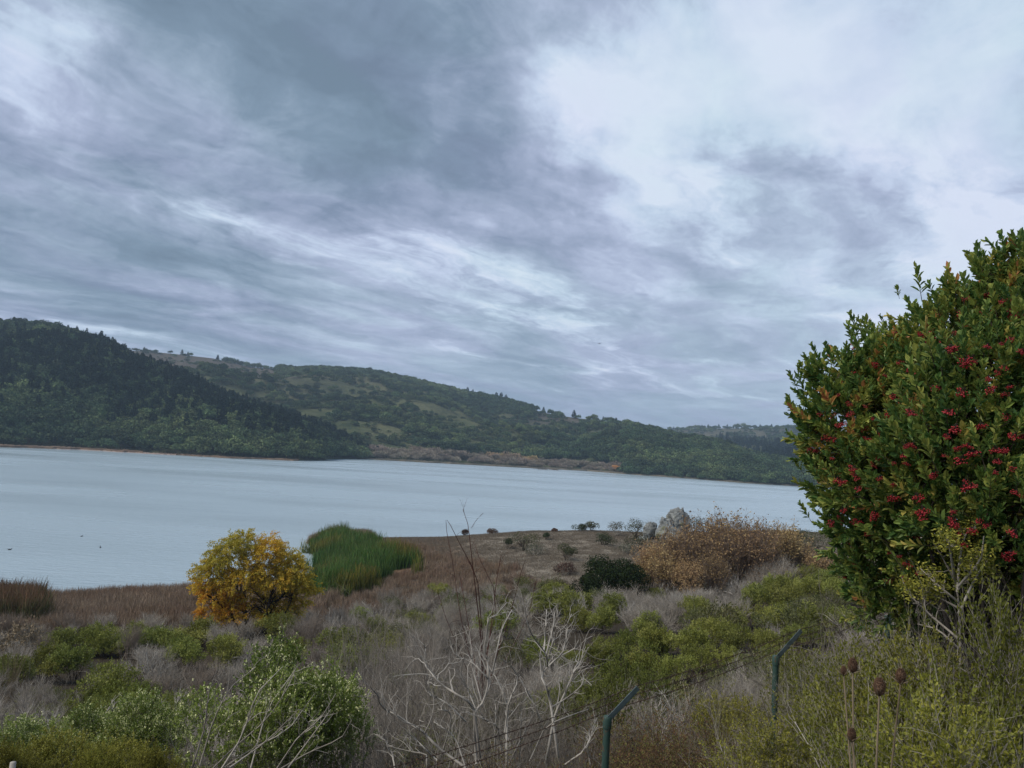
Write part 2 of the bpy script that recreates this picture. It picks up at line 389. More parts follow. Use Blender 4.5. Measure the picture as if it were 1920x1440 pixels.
# ground material: leaf litter and bare soil under the scrub, dry grass on the point
def make_ground_mat():
    m, t, o = new_mat('soil and dry grass')
    P = t.add('ShaderNodeNewGeometry').outputs['Position']
    sp = t.add('ShaderNodeSeparateXYZ'); t.put(sp.inputs[0], P)
    big = t.noise(P, 0.12, 5, 0.6); mid = t.noise(P, 0.7, 6, 0.65); fine = t.noise(P, 9, 6, 0.7)
    st = t.noise(t.vec('MULTIPLY', P, (0.10, 0.55, 1.0)), 1.0, 6, 0.65)
    litter = t.mix(fine, (0.018, 0.014, 0.010), (0.060, 0.048, 0.034))
    litter = t.mix(t.maprange(mid, 0.45, 0.7), litter, (0.07, 0.055, 0.038))
    grass = t.mix(t.maprange(st, 0.28, 0.72), (0.205, 0.178, 0.142), (0.29, 0.25, 0.20))
    grass = t.mix(t.maprange(big, 0.45, 0.85), grass, (0.19, 0.185, 0.145))
    grass = t.mix(t.math('MULTIPLY', fine, 0.5), grass, (0.31, 0.27, 0.22))
    rust = t.mix(mid, (0.11, 0.068, 0.045), (0.20, 0.135, 0.085))
    yy = t.math('ADD', sp.outputs[1], t.math('MULTIPLY', t.math('SUBTRACT', big, 0.5), 14))
    far = t.maprange(yy, 92, 100, smooth=True)
    xx = t.math('ADD', t.math('ADD', sp.outputs[0], t.math('MULTIPLY', t.math('SUBTRACT', yy, 130), 0.12)), t.math('MULTIPLY', t.math('SUBTRACT', mid, 0.5), 8))
    kn = t.mix(t.maprange(xx, -10, -3, smooth=True), rust, grass)
    col = t.mix(far, litter, kn)
    z = sp.outputs[2]
    col = t.mix(t.maprange(z, 0.05, 0.6), (0.045, 0.036, 0.028), col)
    b = t.add('ShaderNodeBsdfPrincipled'); t.put(b.inputs['Base Color'], col); b.inputs['Roughness'].default_value = 0.95; b.inputs['Specular IOR Level'].default_value = 0.1
    bn = t.add('ShaderNodeBump'); bn.inputs['Strength'].default_value = 0.8; bn.inputs['Distance'].default_value = 0.25
    t.put(bn.inputs['Height'], t.math('ADD', mid, t.math('MULTIPLY', fine, 0.4))); t.l.new(bn.outputs[0], b.inputs['Normal'])
    t.l.new(b.outputs[0], o.inputs[0]); return m
gx = np.concatenate([np.linspace(-170, -62, 28), np.linspace(-60, 62, 125), np.linspace(64, 190, 30)])
gy = np.concatenate([np.linspace(-80, -6, 20), np.linspace(-4, 235, 240)])
GX, GY = np.meshgrid(gx, gy)
tag(obj('ground', grid_mesh('ground', GX, GY, ground(GX, GY), make_ground_mat())), 'sloping ground of litter and dry grass falling to the lake', kind='structure')

# ------------------------------------------------------------------ lake
def make_water_mat():
    m, t, o = new_mat('lake water')
    P = t.add('ShaderNodeNewGeometry').outputs['Position']
    b = t.add('ShaderNodeBsdfPrincipled'); t.put(b.inputs['Base Color'], (0.36, 0.45, 0.51))
    b.inputs['IOR'].default_value = 1.33; b.inputs['Specular IOR Level'].default_value = 0.9
    calm = t.noise(t.vec('MULTIPLY', P, (0.005, 0.020, 1.0)), 1.0, 5, 0.55)
    t.put(b.inputs['Roughness'], t.maprange(calm, 0.36, 0.64, 0.32, 0.17))
    wv = t.noise(t.vec('MULTIPLY', P, (0.35, 1.6, 1.0)), 1.0, 4, 0.55)
    wv2 = t.noise(t.vec('MULTIPLY', P, (1.6, 5.0, 1.0)), 1.0, 3, 0.5)
    wv3 = t.noise(t.vec('MULTIPLY', P, (0.10, 0.75, 1.0)), 1.0, 3, 0.5)
    h = t.math('ADD', t.math('ADD', wv, t.math('MULTIPLY', wv3, 1.0)), t.math('MULTIPLY', wv2, 0.4))
    bn = t.add('ShaderNodeBump'); bn.inputs['Distance'].default_value = 0.28
    t.put(bn.inputs['Strength'], t.maprange(calm, 0.36, 0.64, 0.95, 0.45)); t.put(bn.inputs['Height'], h); t.l.new(bn.outputs[0], b.inputs['Normal'])
    t.l.new(b.outputs[0], o.inputs[0]); return m
wx, wy = np.meshgrid(np.linspace(-2600, 2600, 40), np.linspace(20, 3300, 40))
tag(obj('water', grid_mesh('water', wx, wy, np.zeros_like(wx), make_water_mat())), 'pale blue grey lake water with faint ripples', kind='structure')

# ------------------------------------------------------------------ far hills
def make_hill_mat():
    m, t, o = new_mat('hill scrub and grass')
    P = t.add('ShaderNodeNewGeometry').outputs['Position']
    a = t.noise(P, 0.012, 5, 0.6); b_ = t.noise(P, 0.05, 5, 0.65); c = t.noise(P, 0.25, 4, 0.7)
    attr = t.add('ShaderNodeAttribute', attribute_name='shade').outputs['Fac']
    scrub = t.mix(t.maprange(b_, 0.4, 0.6), (0.042, 0.056, 0.030), (0.085, 0.098, 0.050))
    meadow = t.mix(t.maprange(c, 0.35, 0.65), (0.090, 0.100, 0.052), (0.135, 0.135, 0.075))
    brown = t.mix(t.maprange(c, 0.35, 0.65), (0.085, 0.073, 0.062), (0.12, 0.105, 0.088))
    col = t.mix(t.maprange(a, 0.45, 0.58), scrub, meadow)
    col = t.mix(attr, col, brown)
    bs = t.add('ShaderNodeBsdfPrincipled'); t.put(bs.inputs['Base Color'], col); bs.inputs['Roughness'].default_value = 1.0; bs.inputs['Specular IOR Level'].default_value = 0.0
    bn = t.add('ShaderNodeBump'); bn.inputs['Strength'].default_value = 1.0; bn.inputs['Distance'].default_value = 6.0; t.put(bn.inputs['Height'], t.math('ADD', b_, t.math('MULTIPLY', c, 0.4))); t.l.new(bn.outputs[0], bs.inputs['Normal'])
    t.l.new(bs.outputs[0], o.inputs[0]); return m
def line(pts):
    p = np.array(pts, float); return lambda x: np.interp(x, p[:, 0], p[:, 1])
class Hill:
    """a ridge that follows a skyline at its own distance, with a foot at the shore"""
    def __init__(s, ridge, foot, dr, df, x0, x1, gully, power, seed, h0=0.0):
        s.ridge, s.foot, s.dr, s.df = line(ridge), (line(foot) if foot else None), line(dr), (line(df) if df else None)
        s.x0, s.x1, s.g, s.pw, s.seed, s.h0 = x0, x1, gully, power, seed, h0
    def at(s, px, t):
        px = np.asarray(px, float); t = np.asarray(t, float)
        rz = ray(px, s.ridge(px)); n = np.linalg.norm(rz[..., :2], axis=-1); dirh = rz[..., :2] / n[..., None]
        D = s.dr(px); Z = 22 + rz[..., 2] / n * D
        if s.foot:
            fz = ray(px, s.foot(px)); fd = -22 * np.linalg.norm(fz[..., :2], axis=-1) / np.minimum(fz[..., 2], -1e-3)
        else: fd = s.df(px)
        z0 = -1.0 + s.h0
        tt = np.clip(t, 0, 1); back = np.maximum(t - 1, 0)
        dist = fd + (D - fd) * t
        X, Y = dirh[..., 0] * dist, dirh[..., 1] * dist
        prof = 1 - (1 - tt) ** s.pw
        nz = (fbm(X / 210 + s.seed, Y / 210, 4) - 0.5) * s.g * np.sin(np.pi * tt) ** 0.8 + (fbm(X / 60 + s.seed, Y / 60, 3) - 0.5) * s.g * 0.22 * np.clip(tt * 6, 0, 1) * np.clip((1.0 - tt) * 5 , 0, 1)
        z = z0 + (Z - z0) * prof + nz * np.clip((Z - z0) / 60, 0, 1) - back * 260 * np.clip((Z - z0) / 100, 0.1, 1)
        return np.stack([X, Y, z], -1)
HILL_A = Hill([(-1500, 560), (-500, 585), (-100, 602), (0, 612), (60, 618), (110, 624), (160, 640), (205, 656), (240, 682), (300, 710), (400, 750), (500, 778), (560, 796), (610, 816), (650, 836), (690, 860), (740, 885)],
              [(-1500, 740), (0, 838), (150, 843), (290, 851), (430, 859), (560, 864), (606, 864), (625, 861), (700, 861), (800, 867)], [(-1500, 1100), (0, 1020), (250, 960), (400, 900), (600, 800), (800, 730)], None, -1500, 725, 55, 1.15, 3)
HILL_B = Hill([(-800, 640), (100, 655), (210, 657), (270, 658), (330, 664), (400, 672), (470, 688), (560, 697), (620, 695), (700, 700), (760, 712), (820, 727), (880, 742), (930, 752), (985, 765), (1040, 778), (1090, 785), (1150, 792), (1200, 806), (1260, 822), (1320, 838), (1400, 858), (1500, 880), (1600, 897)],
              [(-800, 800), (400, 856), (600, 857), (700, 862), (850, 870), (1000, 878), (1100, 883), (1200, 891), (1300, 898), (1400, 906), (1500, 912), (1600, 919)], [(-800, 1900), (210, 1750), (600, 1600), (900, 1480), (1200, 1250), (1400, 1000), (1600, 860)], None, -800, 1580, 95, 1.0, 11)
HILL_C = Hill([(600, 840), (1000, 815), (1150, 806), (1240, 806), (1350, 803), (1450, 803), (1520, 802), (1620, 800), (1800, 790), (2200, 780), (3400, 800)], None, [(600, 2600), (3400, 2300)], [(600, 1500), (1200, 1150), (1500, 880), (1700, 820), (3400, 800)], 600, 3400, 80, 0.95, 23)
hill_mat = make_hill_mat()
def build_hill(name, h, nx, label, brown):
    px = np.linspace(h.x0, h.x1, nx); t = np.concatenate([np.linspace(0, 1, 60), np.linspace(1.03, 1.6, 12)])
    PX, T = np.meshgrid(px, t); P = h.at(PX, T)
    mb = MB(); ny = len(t); idx = np.arange(nx * ny).reshape(ny, nx)
    q = np.stack([idx[:-1, :-1], idx[:-1, 1:], idx[1:, 1:], idx[1:, :-1]], -1).reshape(-1, 4)
    mb.add(P, q, 0, brown(PX, T).ravel(), True)
    return tag(obj(name, mb.mesh(name, hill_mat)), label, kind='structure')
build_hill('hill', HILL_A, 260, 'dark forested hill running down to the left headland', lambda x, t: 0 * x + .2)
build_hill('hill', HILL_B, 320, 'long ridge of scrub and grass behind the lake', lambda x, t: np.clip((t - .42) * 3, 0, 1) * np.clip((760 - x) / 200, 0, 1) + np.clip((x - 900) / 100, 0, 1) * np.clip((t - .6) * 4, 0, .9))
build_hill('hill', HILL_C, 260, 'far low hill with a dark plantation beyond the ridge', lambda x, t: np.clip((t - .35) * 3, 0, .6))
# the lake bed closes the scene below the water
bx, by = np.meshgrid(np.linspace(-3000, 3000, 30), np.linspace(60, 4500, 30))
tag(obj('lake_bed', grid_mesh('lake_bed', bx, by, np.full_like(bx, -6.0), plain_mat('lake mud', (0.05, 0.045, 0.035), 0.9))), 'muddy lake bed', kind='structure')
# ------------------------------------------------------------------ far trees
conifer_m = leaf_mat('conifer needles', [(0, (0.006, 0.015, 0.010)), (1, (0.022, 0.038, 0.023))], 0.0, 0.8, 0.01, objscale=0.45, gain=1.7)
oak_m = leaf_mat('oak leaves', [(0, (0.012, 0.024, 0.012)), (1, (0.046, 0.072, 0.030))], 0.1, 0.8, 0.02, patch=(0.011, (2.2, 1.8, 1.6), 0.50, 0.60), objscale=0.5, gain=1.6)
scrub_m = leaf_mat('hillside scrub leaves', [(0, (0.022, 0.034, 0.016)), (1, (0.055, 0.075, 0.032))], 0.1, 0.85, 0.02, patch=(0.012, (1.5, 1.35, 1.3), 0.48, 0.62), objscale=0.5, gain=1.6)
trunk_m = bark_mat('tree bark', (0.035, 0.026, 0.02), (0.075, 0.058, 0.045))
pale_twig_m = bark_mat('pale bare branches', (0.20, 0.17, 0.15), (0.34, 0.30, 0.27))
willow_far_m = leaf_mat('bare willow twigs', [(0, (0.125, 0.102, 0.082)), (1, (0.28, 0.235, 0.185))], 0.0, 0.9, 0.02, patch=(0.02, (1.35, 1.15, 0.75), 0.58, 0.68), objscale=0.2)
orange_far_m = leaf_mat('orange autumn leaves', [(0, (0.30, 0.13, 0.04)), (1, (0.46, 0.24, 0.08))], 0.1, 0.9)

TRUNK = {}
CROWN_OF = {}
def tree_thing(name, mesh, loc, rz, s):
    e = empty(name, tuple(float(q) for q in loc), float(rz)); e.scale = (s, s, s) if np.isscalar(s) else s
    c = obj('crown', mesh, e); obj('trunk', TRUNK[mesh.name], e); CROWN_OF[e.name] = c; return e
def conifer_proto(seed):
    r = np.random.default_rng(seed); mb = MB(); H = 14.0
    n = 330; t = r.uniform(0.08, 1, n) ** 0.85; rad = (1 - t) ** .7 * 2.9 * r.uniform(.55, 1.1, n) + .25
    a = r.uniform(0, 2 * math.pi, n); c = np.stack([np.cos(a) * rad * .35, np.sin(a) * rad * .35, t * H], -1)
    d = np.stack([np.cos(a), np.sin(a), r.uniform(-.35, .35, n)], -1)
    leaves(mb, c, d, rad * .95 + .35, rad * .6 + .55, 0, rng=r, nrm_hint=np.array([0, 0, 1.0]))
    tk = MB(); tr, rr = grow([(0, 0, -1)], (0, 0, 1), H, .28, 3, .02, rng=r); tubes(tk, tr, rr, 4, 0, rng=r)
    me = mb.mesh('conifer_crown', [conifer_m]); TRUNK[me.name] = tk.mesh('conifer_trunk', [trunk_m]); return me
def lobes(r, n, W, H):
    c = rand_dirs(n, r, -0.1) * np.array([W * .5, W * .5, H * .34]) * r.uniform(.55, 1.0, (n, 1)); c[:, 2] += H * .55
    return c, r.uniform(.24, .40, n) * W
def crown(mb, r, W, H, nl, ns, size, m=0, zmin=-.25, core=True):
    c, rad = lobes(r, nl, W, H)
    k = r.integers(0, nl, ns); d = rand_dirs(ns, r, zmin); p = c[k] + d * (rad[k] * r.uniform(.72, 1.05, ns))[:, None] * np.array([1, 1, .85])
    leaves(mb, p - d * size * .3, d * .5 + perp(d, r), size * r.uniform(.6, 1.4, ns), size * r.uniform(.6, 1.2, ns), m, r.uniform(0, 1, ns) * .6 + .4 * (r.uniform(0, 1, nl)[k]), r, nrm_hint=d)
    return c, rad
def oak_proto(seed, mat, W=9.5, H=8.5, n=420, size=1.25):
    r = np.random.default_rng(seed); mb = MB(); c, rad = crown(mb, r, W, H, 9, n, size)
    tr, rr = grow(np.array([(0, 0, -1.2)] * 3), np.array([(0, 0, 1), (.3, .1, 1), (-.2, .2, 1)]), H * .75, W * .035, 4, .15, rng=r); tk = MB(); tubes(tk, tr, rr, 4, 0, rng=r)
    me = mb.mesh('oak_crown', [mat]); TRUNK[me.name] = tk.mesh('oak_trunk', [trunk_m]); return me
def bare_proto(seed, mat, H=7.5, n=420):
    r = np.random.default_rng(seed); mb = MB()
    s = r.normal(size=(12, 3)) * np.array([1.2, 1.2, 0]); P, Q = grow(s, np.stack([s[:, 0] * .35, s[:, 1] * .35, np.ones(12) * 1.6], -1), r.uniform(.6, .85, 12) * H, .08, 4, .14, rng=r)
    tubes(mb, P, Q, 3, 0, rng=r); c, rad = lobes(r, 7, 7.0, H * .95)
    k = r.integers(0, 7, 760); d = rand_dirs(760, r, -.3); p = c[k] + d * (rad[k] * r.uniform(.5, 1.0, 760))[:, None]; up = nrm(d * .6 + np.array([0, 0, .8]) + r.normal(size=(760, 3)) * .35)
    leaves(mb, p - up * .5, up, r.uniform(.7, 1.6, 760), r.uniform(.14, .30, 760), 0, np.clip(r.uniform(0, .5, 7)[k] + r.uniform(0, .5, 760), 0, 1), rng=r)
    return mb.mesh('bare_willow', [mat])
conifers = [conifer_proto(i) for i in range(4)]
oaks = [oak_proto(10 + i, oak_m) for i in range(5)]
scrubs = [oak_proto(20 + i, scrub_m, 5.5, 3.6, 170, 1.0) for i in range(4)]
willows = [bare_proto(30 + i, willow_far_m) for i in range(4)]

def on_hill(h, n, x0, x1, t0, t1, rng, clump=0.0, cs=70, thr=0.5, dens=None):
    px = rng.uniform(x0, x1, n); t = rng.uniform(t0, t1, n); P = h.at(px, t)
    keep = np.ones(n, bool)
    if clump: keep &= fbm(P[:, 0] / cs + 5, P[:, 1] / cs, 4) + rng.normal(size=n) * .03 > thr
    if dens is not None: keep &= rng.uniform(0, 1, n) < dens(px, t)
    return P[keep], px[keep], t[keep]
rng = np.random.default_rng(101)
def src(mesh_list, nm, cat, labels, group, spots):
    """real trees standing in view, which also lend their meshes to the uncounted stand"""
    out = []
    for i, (P, s) in enumerate(spots):
        o = tree_thing(nm, mesh_list[i % len(mesh_list)], P, rng.uniform(0, 6.28), float(s))
        tag(o, labels[i % len(labels)] if isinstance(labels, list) else labels, cat, group); out.append(o)
    return out
# woodland trees of the headland, nearest to the shore: single trees
P, px, t = on_hill(HILL_A, 2600, -60, 612, 0.012, 0.16, rng)
sel = []
grid = {}
for i in np.argsort(t):
    q = P[i]; k = [(int(q[0] // 8) + a, int(q[1] // 8) + b) for a in (-1, 0, 1) for b in (-1, 0, 1)]
    if any(np.hypot(*(P[j][:2] - q[:2])) < 7.5 for kk in k for j in grid.get(kk, [])): continue
    grid.setdefault((int(q[0] // 8), int(q[1] // 8)), []).append(i); sel.append(i)
sel = np.array(sel[:270])
oak_objs = src(oaks, 'oak_tree', 'tree', 'round green oak in the woodland along the shore of the left headland', 'oak trees on the left headland', [(P[i] - [0, 0, .5], rng.uniform(.75, 1.25)) for i in sel])
# skyline trees, one by one
SKY = [  # px, height m, kind, hill
    (40, 13, 'o'), (48, 9, 'o'), (198, 9, 'o'), (206, 8, 'c'), (270, 9, 'c', 'B'), (292, 6, 'o', 'B'), (320, 7, 'o', 'B'), (341, 12, 'c', 'B'), (352, 9, 'c', 'B'), (358, 7, 'o', 'B'), (408, 11, 'c', 'B'),
    (424, 12, 'o', 'B'), (432, 13, 'o', 'B'), (441, 12, 'o', 'B'), (452, 11, 'o', 'B'), (463, 12, 'o', 'B'), (475, 11, 'o', 'B'), (486, 12, 'o', 'B'), (497, 10, 'o', 'B'), (508, 6, 'o', 'B'), (520, 7, 'o', 'B'), (530, 11, 'o', 'B'), (542, 13, 'o', 'B'), (554, 11, 'o', 'B'),
    (566, 12, 'o', 'B'), (578, 13, 'o', 'B'), (590, 14, 'o', 'B'), (602, 14, 'o', 'B'), (614, 13, 'o', 'B'), (626, 12, 'o', 'B'), (640, 9, 'o', 'B'), (652, 9, 'o', 'B'), (668, 12, 'c', 'B'), (680, 11, 'o', 'B'), (692, 12, 'o', 'B'), (704, 10, 'c', 'B'), (716, 10, 'o', 'B'),
    (728, 10, 'o', 'B'), (742, 10, 'o', 'B'), (756, 9, 'c', 'B'), (770, 9, 'o', 'B'), (784, 8, 'c', 'B'), (800, 9, 'o', 'B'), (813, 9, 'c', 'B'), (826, 10, 'o', 'B'), (838, 9, 'c', 'B'), (850, 8, 'o', 'B'), (866, 11, 'c', 'B'), (876, 16, 'c', 'B'), (886, 14, 'c', 'B'), (903, 12, 'o', 'B'), (912, 9, 'o', 'B'),
    (930, 17, 'c', 'B'), (939, 19, 'c', 'B'), (948, 17, 'c', 'B'), (957, 12, 'o', 'B'), (966, 10, 'c', 'B'), (984, 9, 'c', 'B'), (995, 8, 'c', 'B'), (1005, 9, 'o', 'B'), (1019, 11, 'c', 'B'), (1030, 7, 'o', 'B'), (1044, 8, 'o', 'B'), (1050, 7, 'o', 'B'), (1076, 15, 'c', 'B'), (1084, 7, 'o', 'B'),
    (1103, 8, 'c', 'B'), (1112, 8, 'o', 'B'), (1131, 10, 'c', 'B'), (1139, 9, 'o', 'B'), (1147, 10, 'o', 'B'), (1155, 11, 'c', 'B'), (1178, 7, 'o', 'B'), (1196, 8, 'c', 'B'), (1212, 7, 'o', 'B'), (1222, 7, 'c', 'B')]
for x in np.arange(-60, 200, 9.5): SKY.append((x + rng.uniform(-3, 3), rng.uniform(6, 9), 'o'))
for x in np.arange(214, 400, 14): SKY.append((x + rng.uniform(-4, 4), rng.uniform(5, 9), 'c'))
for x in np.arange(1240, 1500, 11): SKY.append((x + rng.uniform(-4, 4), rng.uniform(9, 15), 'o' if rng.uniform() < .6 else 'c', 'C'))
ci = []; oi_ = []
for s in SKY:
    h = {'A': HILL_A, 'B': HILL_B, 'C': HILL_C}[s[3] if len(s) > 3 else 'A']; Pq = h.at(np.array([s[0]]), np.array([.995]))[0]
    big = {930: 'tall dark conifer in the clump on the ridge above the middle of the lake', 1076: 'lone dark conifer standing on the falling ridge right of the tall clump',
           341: 'bushy dark conifer alone on the bare brown ridge at the left'}.get(int(s[0]) if s[0] == int(s[0]) else -1)
    if s[2] == 'c':
        o = tree_thing('conifer_tree', conifers[rng.integers(4)], Pq - [0, 0, .8], rng.uniform(0, 6), (s[1] / 14 * 1.5, s[1] / 14 * 1.5, s[1] / 14 * 1.05))
        if big: tag(o, big, 'tree')
        else: tag(o, 'small dark conifer in silhouette along the ridge line', 'tree', 'conifers on the skyline')
        ci.append(o)
    else:
        o = tree_thing('oak_tree', oaks[rng.integers(5)], Pq - [0, 0, (.52 if 420 < s[0] < 640 and len(s) > 3 else .26) * s[1]], rng.uniform(0, 6), s[1] / 7.2)
        tag(o, 'small rounded dark tree in silhouette along the ridge line', 'tree', 'round trees on the skyline')
# forests, uncounted
def stand(name, pts, smin, smax, sources, label):
    n = len(pts); s = rng.uniform(smin, smax, n)
    return scatter(name, pts - [0, 0, .6], np.stack([s, s, s * rng.uniform(.85, 1.15, n)], -1), rng.uniform(0, 6.28, n), rng.integers(0, len(sources), n), sources, label)
def one_each(objs):
    seen = {}
    for o in objs: c = CROWN_OF[o.name]; seen.setdefault(c.data.name, c)
    return list(seen.values())
con_src, oak_src = one_each(ci), one_each(oak_objs)
# A: conifers high and to the right, oaks low
fA = lambda px, t: np.clip((t - .18) * 4, 0, 1) * .9 + .1 * (px > 560)
PA, xa, ta = on_hill(HILL_A, 9000, -150, 712, .10, 1.03, rng, dens=lambda x, t: np.clip((t - .12) * 5, 0, 1) * (1 - .9 * np.clip((t - .78) * 8, 0, 1) * (x < 260)) * np.clip(.30 + .6 * (fbm(x / 60, t * 6, 3) > .46) - .55 * (x > 560), 0, 1) * (1 - .9 * (((x - 402) / 45) ** 2 + ((t - .22) / .055) ** 2 < 1)))
stand('conifer_forest', PA, .7, 1.15, con_src, 'dense dark conifer forest on the hill behind the left shore')
PO, _, _ = on_hill(HILL_A, 8200, -150, 712, .03, 1.0, rng, dens=lambda x, t: (1 - .93 * (((x - 402) / 45) ** 2 + ((t - .22) / .055) ** 2 < 1)) * np.clip(1.15 - t * 1.0 + 1.2 * (t > .72) * (x < 280), .42, 1) * np.clip((t - .05) * 20, .15, 1))
# B: woods in the folds, scrub elsewhere
def densB(x, t):
    ridge = np.clip((t - .72) * 6, 0, 1) * (x > 520) * (x < 985)
    left = .12 * (x < 640)
    foot = np.clip((.22 - t) * 8, 0, 1)
    dark = (x > 1180) * .9
    band = np.clip(1 - np.abs(x - (700 + 380 * (1 - t))) / 90, 0, 1) * .9
    meadow = 1 - .93 * np.clip(1.6 - ((x - 890) / 95) ** 2 - ((t - .42) / .13) ** 2, 0, 1) - .85 * np.clip(1.5 - ((x - 600) / 110) ** 2 - ((t - .62) / .14) ** 2, 0, 1)
    bare = 1 - .95 * np.clip((640 - x) / 90, 0, 1) * np.clip((t - .45) * 5, 0, 1)
    return np.clip((.30 + ridge + left + foot + dark + band), 0, 1) * np.clip(meadow, 0, 1) * bare
SH = lambda x, t: 1 - ((x > 600) & (x < 1192) & (t < .085))
PB, xb, tb = on_hill(HILL_B, 15000, 150, 1580, .02, 1.0, rng, 1, 75, .45, lambda x, t: densB(x, t) * SH(x, t))
PBd, _, _ = on_hill(HILL_B, 5200, 520, 1000, .74, 1.02, rng, dens=lambda x, t: np.clip((t - .74) * 7 - .0004 * np.abs(x - 760), 0, 1))
PBr, _, _ = on_hill(HILL_B, 4200, 1170, 1580, .0, 1.02, rng)
stand('oak_woodland', np.concatenate([PO, PB, PBd, PBr]), .65, 1.2, oak_src, 'rounded evergreen woodland covering the hill slopes')
PS, _, _ = on_hill(HILL_B, 11000, 150, 1580, .02, .99, rng, 1, 40, .47, lambda x, t: SH(x, t) * 1 - .8 * np.clip(1.4 - ((x - 890) / 90) ** 2 - ((t - .42) / .12) ** 2, 0, 1) - .6 * np.clip((640 - x) / 90, 0, 1) * np.clip((t - .5) * 4, 0, 1))
scr = [CROWN_OF[tag(tree_thing('hillside_shrub', scrubs[i], HILL_B.at(np.array([x]), np.array([tt]))[0] - [0, 0, .4], i, 1.5), lb, 'shrub').name] for i, (x, tt, lb) in enumerate([
    (880, .40, 'dark shrub alone in the olive meadow on the middle slope'), (940, .36, 'dark shrub near the right edge of the olive hillside meadow'),
    (560, .60, 'dark shrub on the green slope above the end of the conifer forest'), (760, .55, 'dark shrub beside the wooded gully on the middle ridge'), ])]
stand('hillside_scrub', PS, .7, 1.5, scr, 'low mixed scrub dotted over the far ridge')
PC, _, _ = on_hill(HILL_C, 9000, 1180, 2300, .05, .62, rng, dens=lambda x, t: np.clip((x - 1330) / 60, .1, 1) * np.clip((.62 - t) * 8, 0, 1))
stand('plantation', PC, .9, 1.2, con_src, 'dark conifer plantation on the far low hill at the right')
PC2, _, _ = on_hill(HILL_C, 5000, 1180, 2300, .45, 1.0, rng, 1, 120, .5)
stand('far_woodland', PC2, .8, 1.3, oak_src, 'scattered woodland below the farthest skyline')

# bare willows along the far shore
def shore(px, off, h=HILL_B):
    f = ray(px, h.foot(px)); d = -22 * np.linalg.norm(f[..., :2], axis=-1) / f[..., 2]
    return np.stack([f[..., 0], f[..., 1]], -1) / np.linalg.norm(f[..., :2], axis=-1)[..., None] * (d + off)[..., None]
n = 230; px = np.sort(rng.uniform(622, 1186, n)); off = rng.uniform(6, 46, n); q = shore(px, off)
for i in range(n):
    s = rng.uniform(1.0, 1.6) * (1.15 if off[i] > 22 else .85) * (1 + .25 * (px[i] < 1000))
    o = obj('bare_willow', willows[i % 4], None, (q[i, 0], q[i, 1], off[i] * .05 - .8), (0, 0, rng.uniform(0, 6)), (s * 1.1, s * 1.1, s * .72))
    tag(o, 'leafless purplish brown willow in the long thicket on the far shore', 'tree', 'bare willows along the far shore')
ow = bare_proto(44, orange_far_m)
for x, s, lb in ((1158, 1.0, 'orange leaved willow near the right end of the far shore thicket'), (1172, .8, 'smaller orange leaved willow at the right end of the far shore thicket'), (693, .9, 'small orange tree above the left part of the brown willow thicket')):
    qq = shore(np.array([x]), np.array([14.0 if x > 1000 else 75.]))[0]
    tag(obj('orange_willow', ow, None, (qq[0], qq[1], .8 if x > 1000 else 6), (0, 0, x), (s * 2.0, s * 1.5, s * 1.0)), lb, 'tree')
pw = bare_proto(45, pale_twig_m)
for x, s, lb in ((598, 1.35, 'pale leafless poplar behind the tip of the left headland'), (612, 1.15, 'second pale leafless poplar just right of the first at the headland tip')):
    qq = shore(np.array([x]), np.array([40.0]))[0]
    tag(obj('pale_poplar', pw, None, (qq[0], qq[1], 1), (0, 0, x), (s * .6, s * .6, s * 1.5)), lb, 'tree')
# shore strips of dead reed and bare mud
def strip(name, h, x0, x1, w0, w1, mat, zh, label, x_n=160):
    px = np.linspace(x0, x1, x_n); a = shore(px, np.full(x_n, -w0), h); b = shore(px, np.full(x_n, w1), h)
    wig = (fbm(px / 25, px * 0, 3) - .5) * 9
    dirs = nrm(a); a = a + dirs * wig[:, None]
    rows = [np.column_stack([a, np.full(x_n, -.3)]), np.column_stack([a + dirs * .6, np.full(x_n, zh) + rng.uniform(-.2, .2, x_n)]), np.column_stack([b, np.full(x_n, zh + .4) + rng.uniform(-.3, .3, x_n)]), np.column_stack([b + nrm(b) * 12, np.full(x_n, -.5)])]
    V = np.stack(rows); mb = MB(); idx = np.arange(4 * x_n).reshape(4, x_n)
    q = np.stack([idx[:-1, :-1], idx[:-1, 1:], idx[1:, 1:], idx[1:, :-1]], -1).reshape(-1, 4); mb.add(V, q, 0, .5, False)
    tag(obj(name, mb.mesh(name, mat)), label, kind='stuff')
reed_strip_m = plain_mat('shore reed strip', (0.115, 0.070, 0.045), .95, var=(0.19, 0.13, 0.085), scale=.12)
dark_strip_m = plain_mat('shore weed strip', (0.07, 0.065, 0.045), .95, var=(0.14, 0.11, 0.075), scale=.1)
strip('shore_reeds', HILL_A, -300, 268, 5, 5, reed_strip_m, 1.3, 'rust brown reeds along the far left shore')
strip('shore_reeds', HILL_A, 300, 560, 3, 5, reed_strip_m, .9, 'rust brown reeds at the foot of the headland woods')
strip('mud_bank', HILL_A, 100, 330, 6.5, 1, plain_mat('pinkish mud bank', (0.26, 0.19, 0.16), .9, var=(0.33, 0.26, 0.22), scale=.1), .35, 'pale pinkish mud bank along the far left shore')
strip('shore_reeds', HILL_B, 612, 1560, 3, 4, dark_strip_m, 1.1, 'thin olive brown reeds edging the far shore')
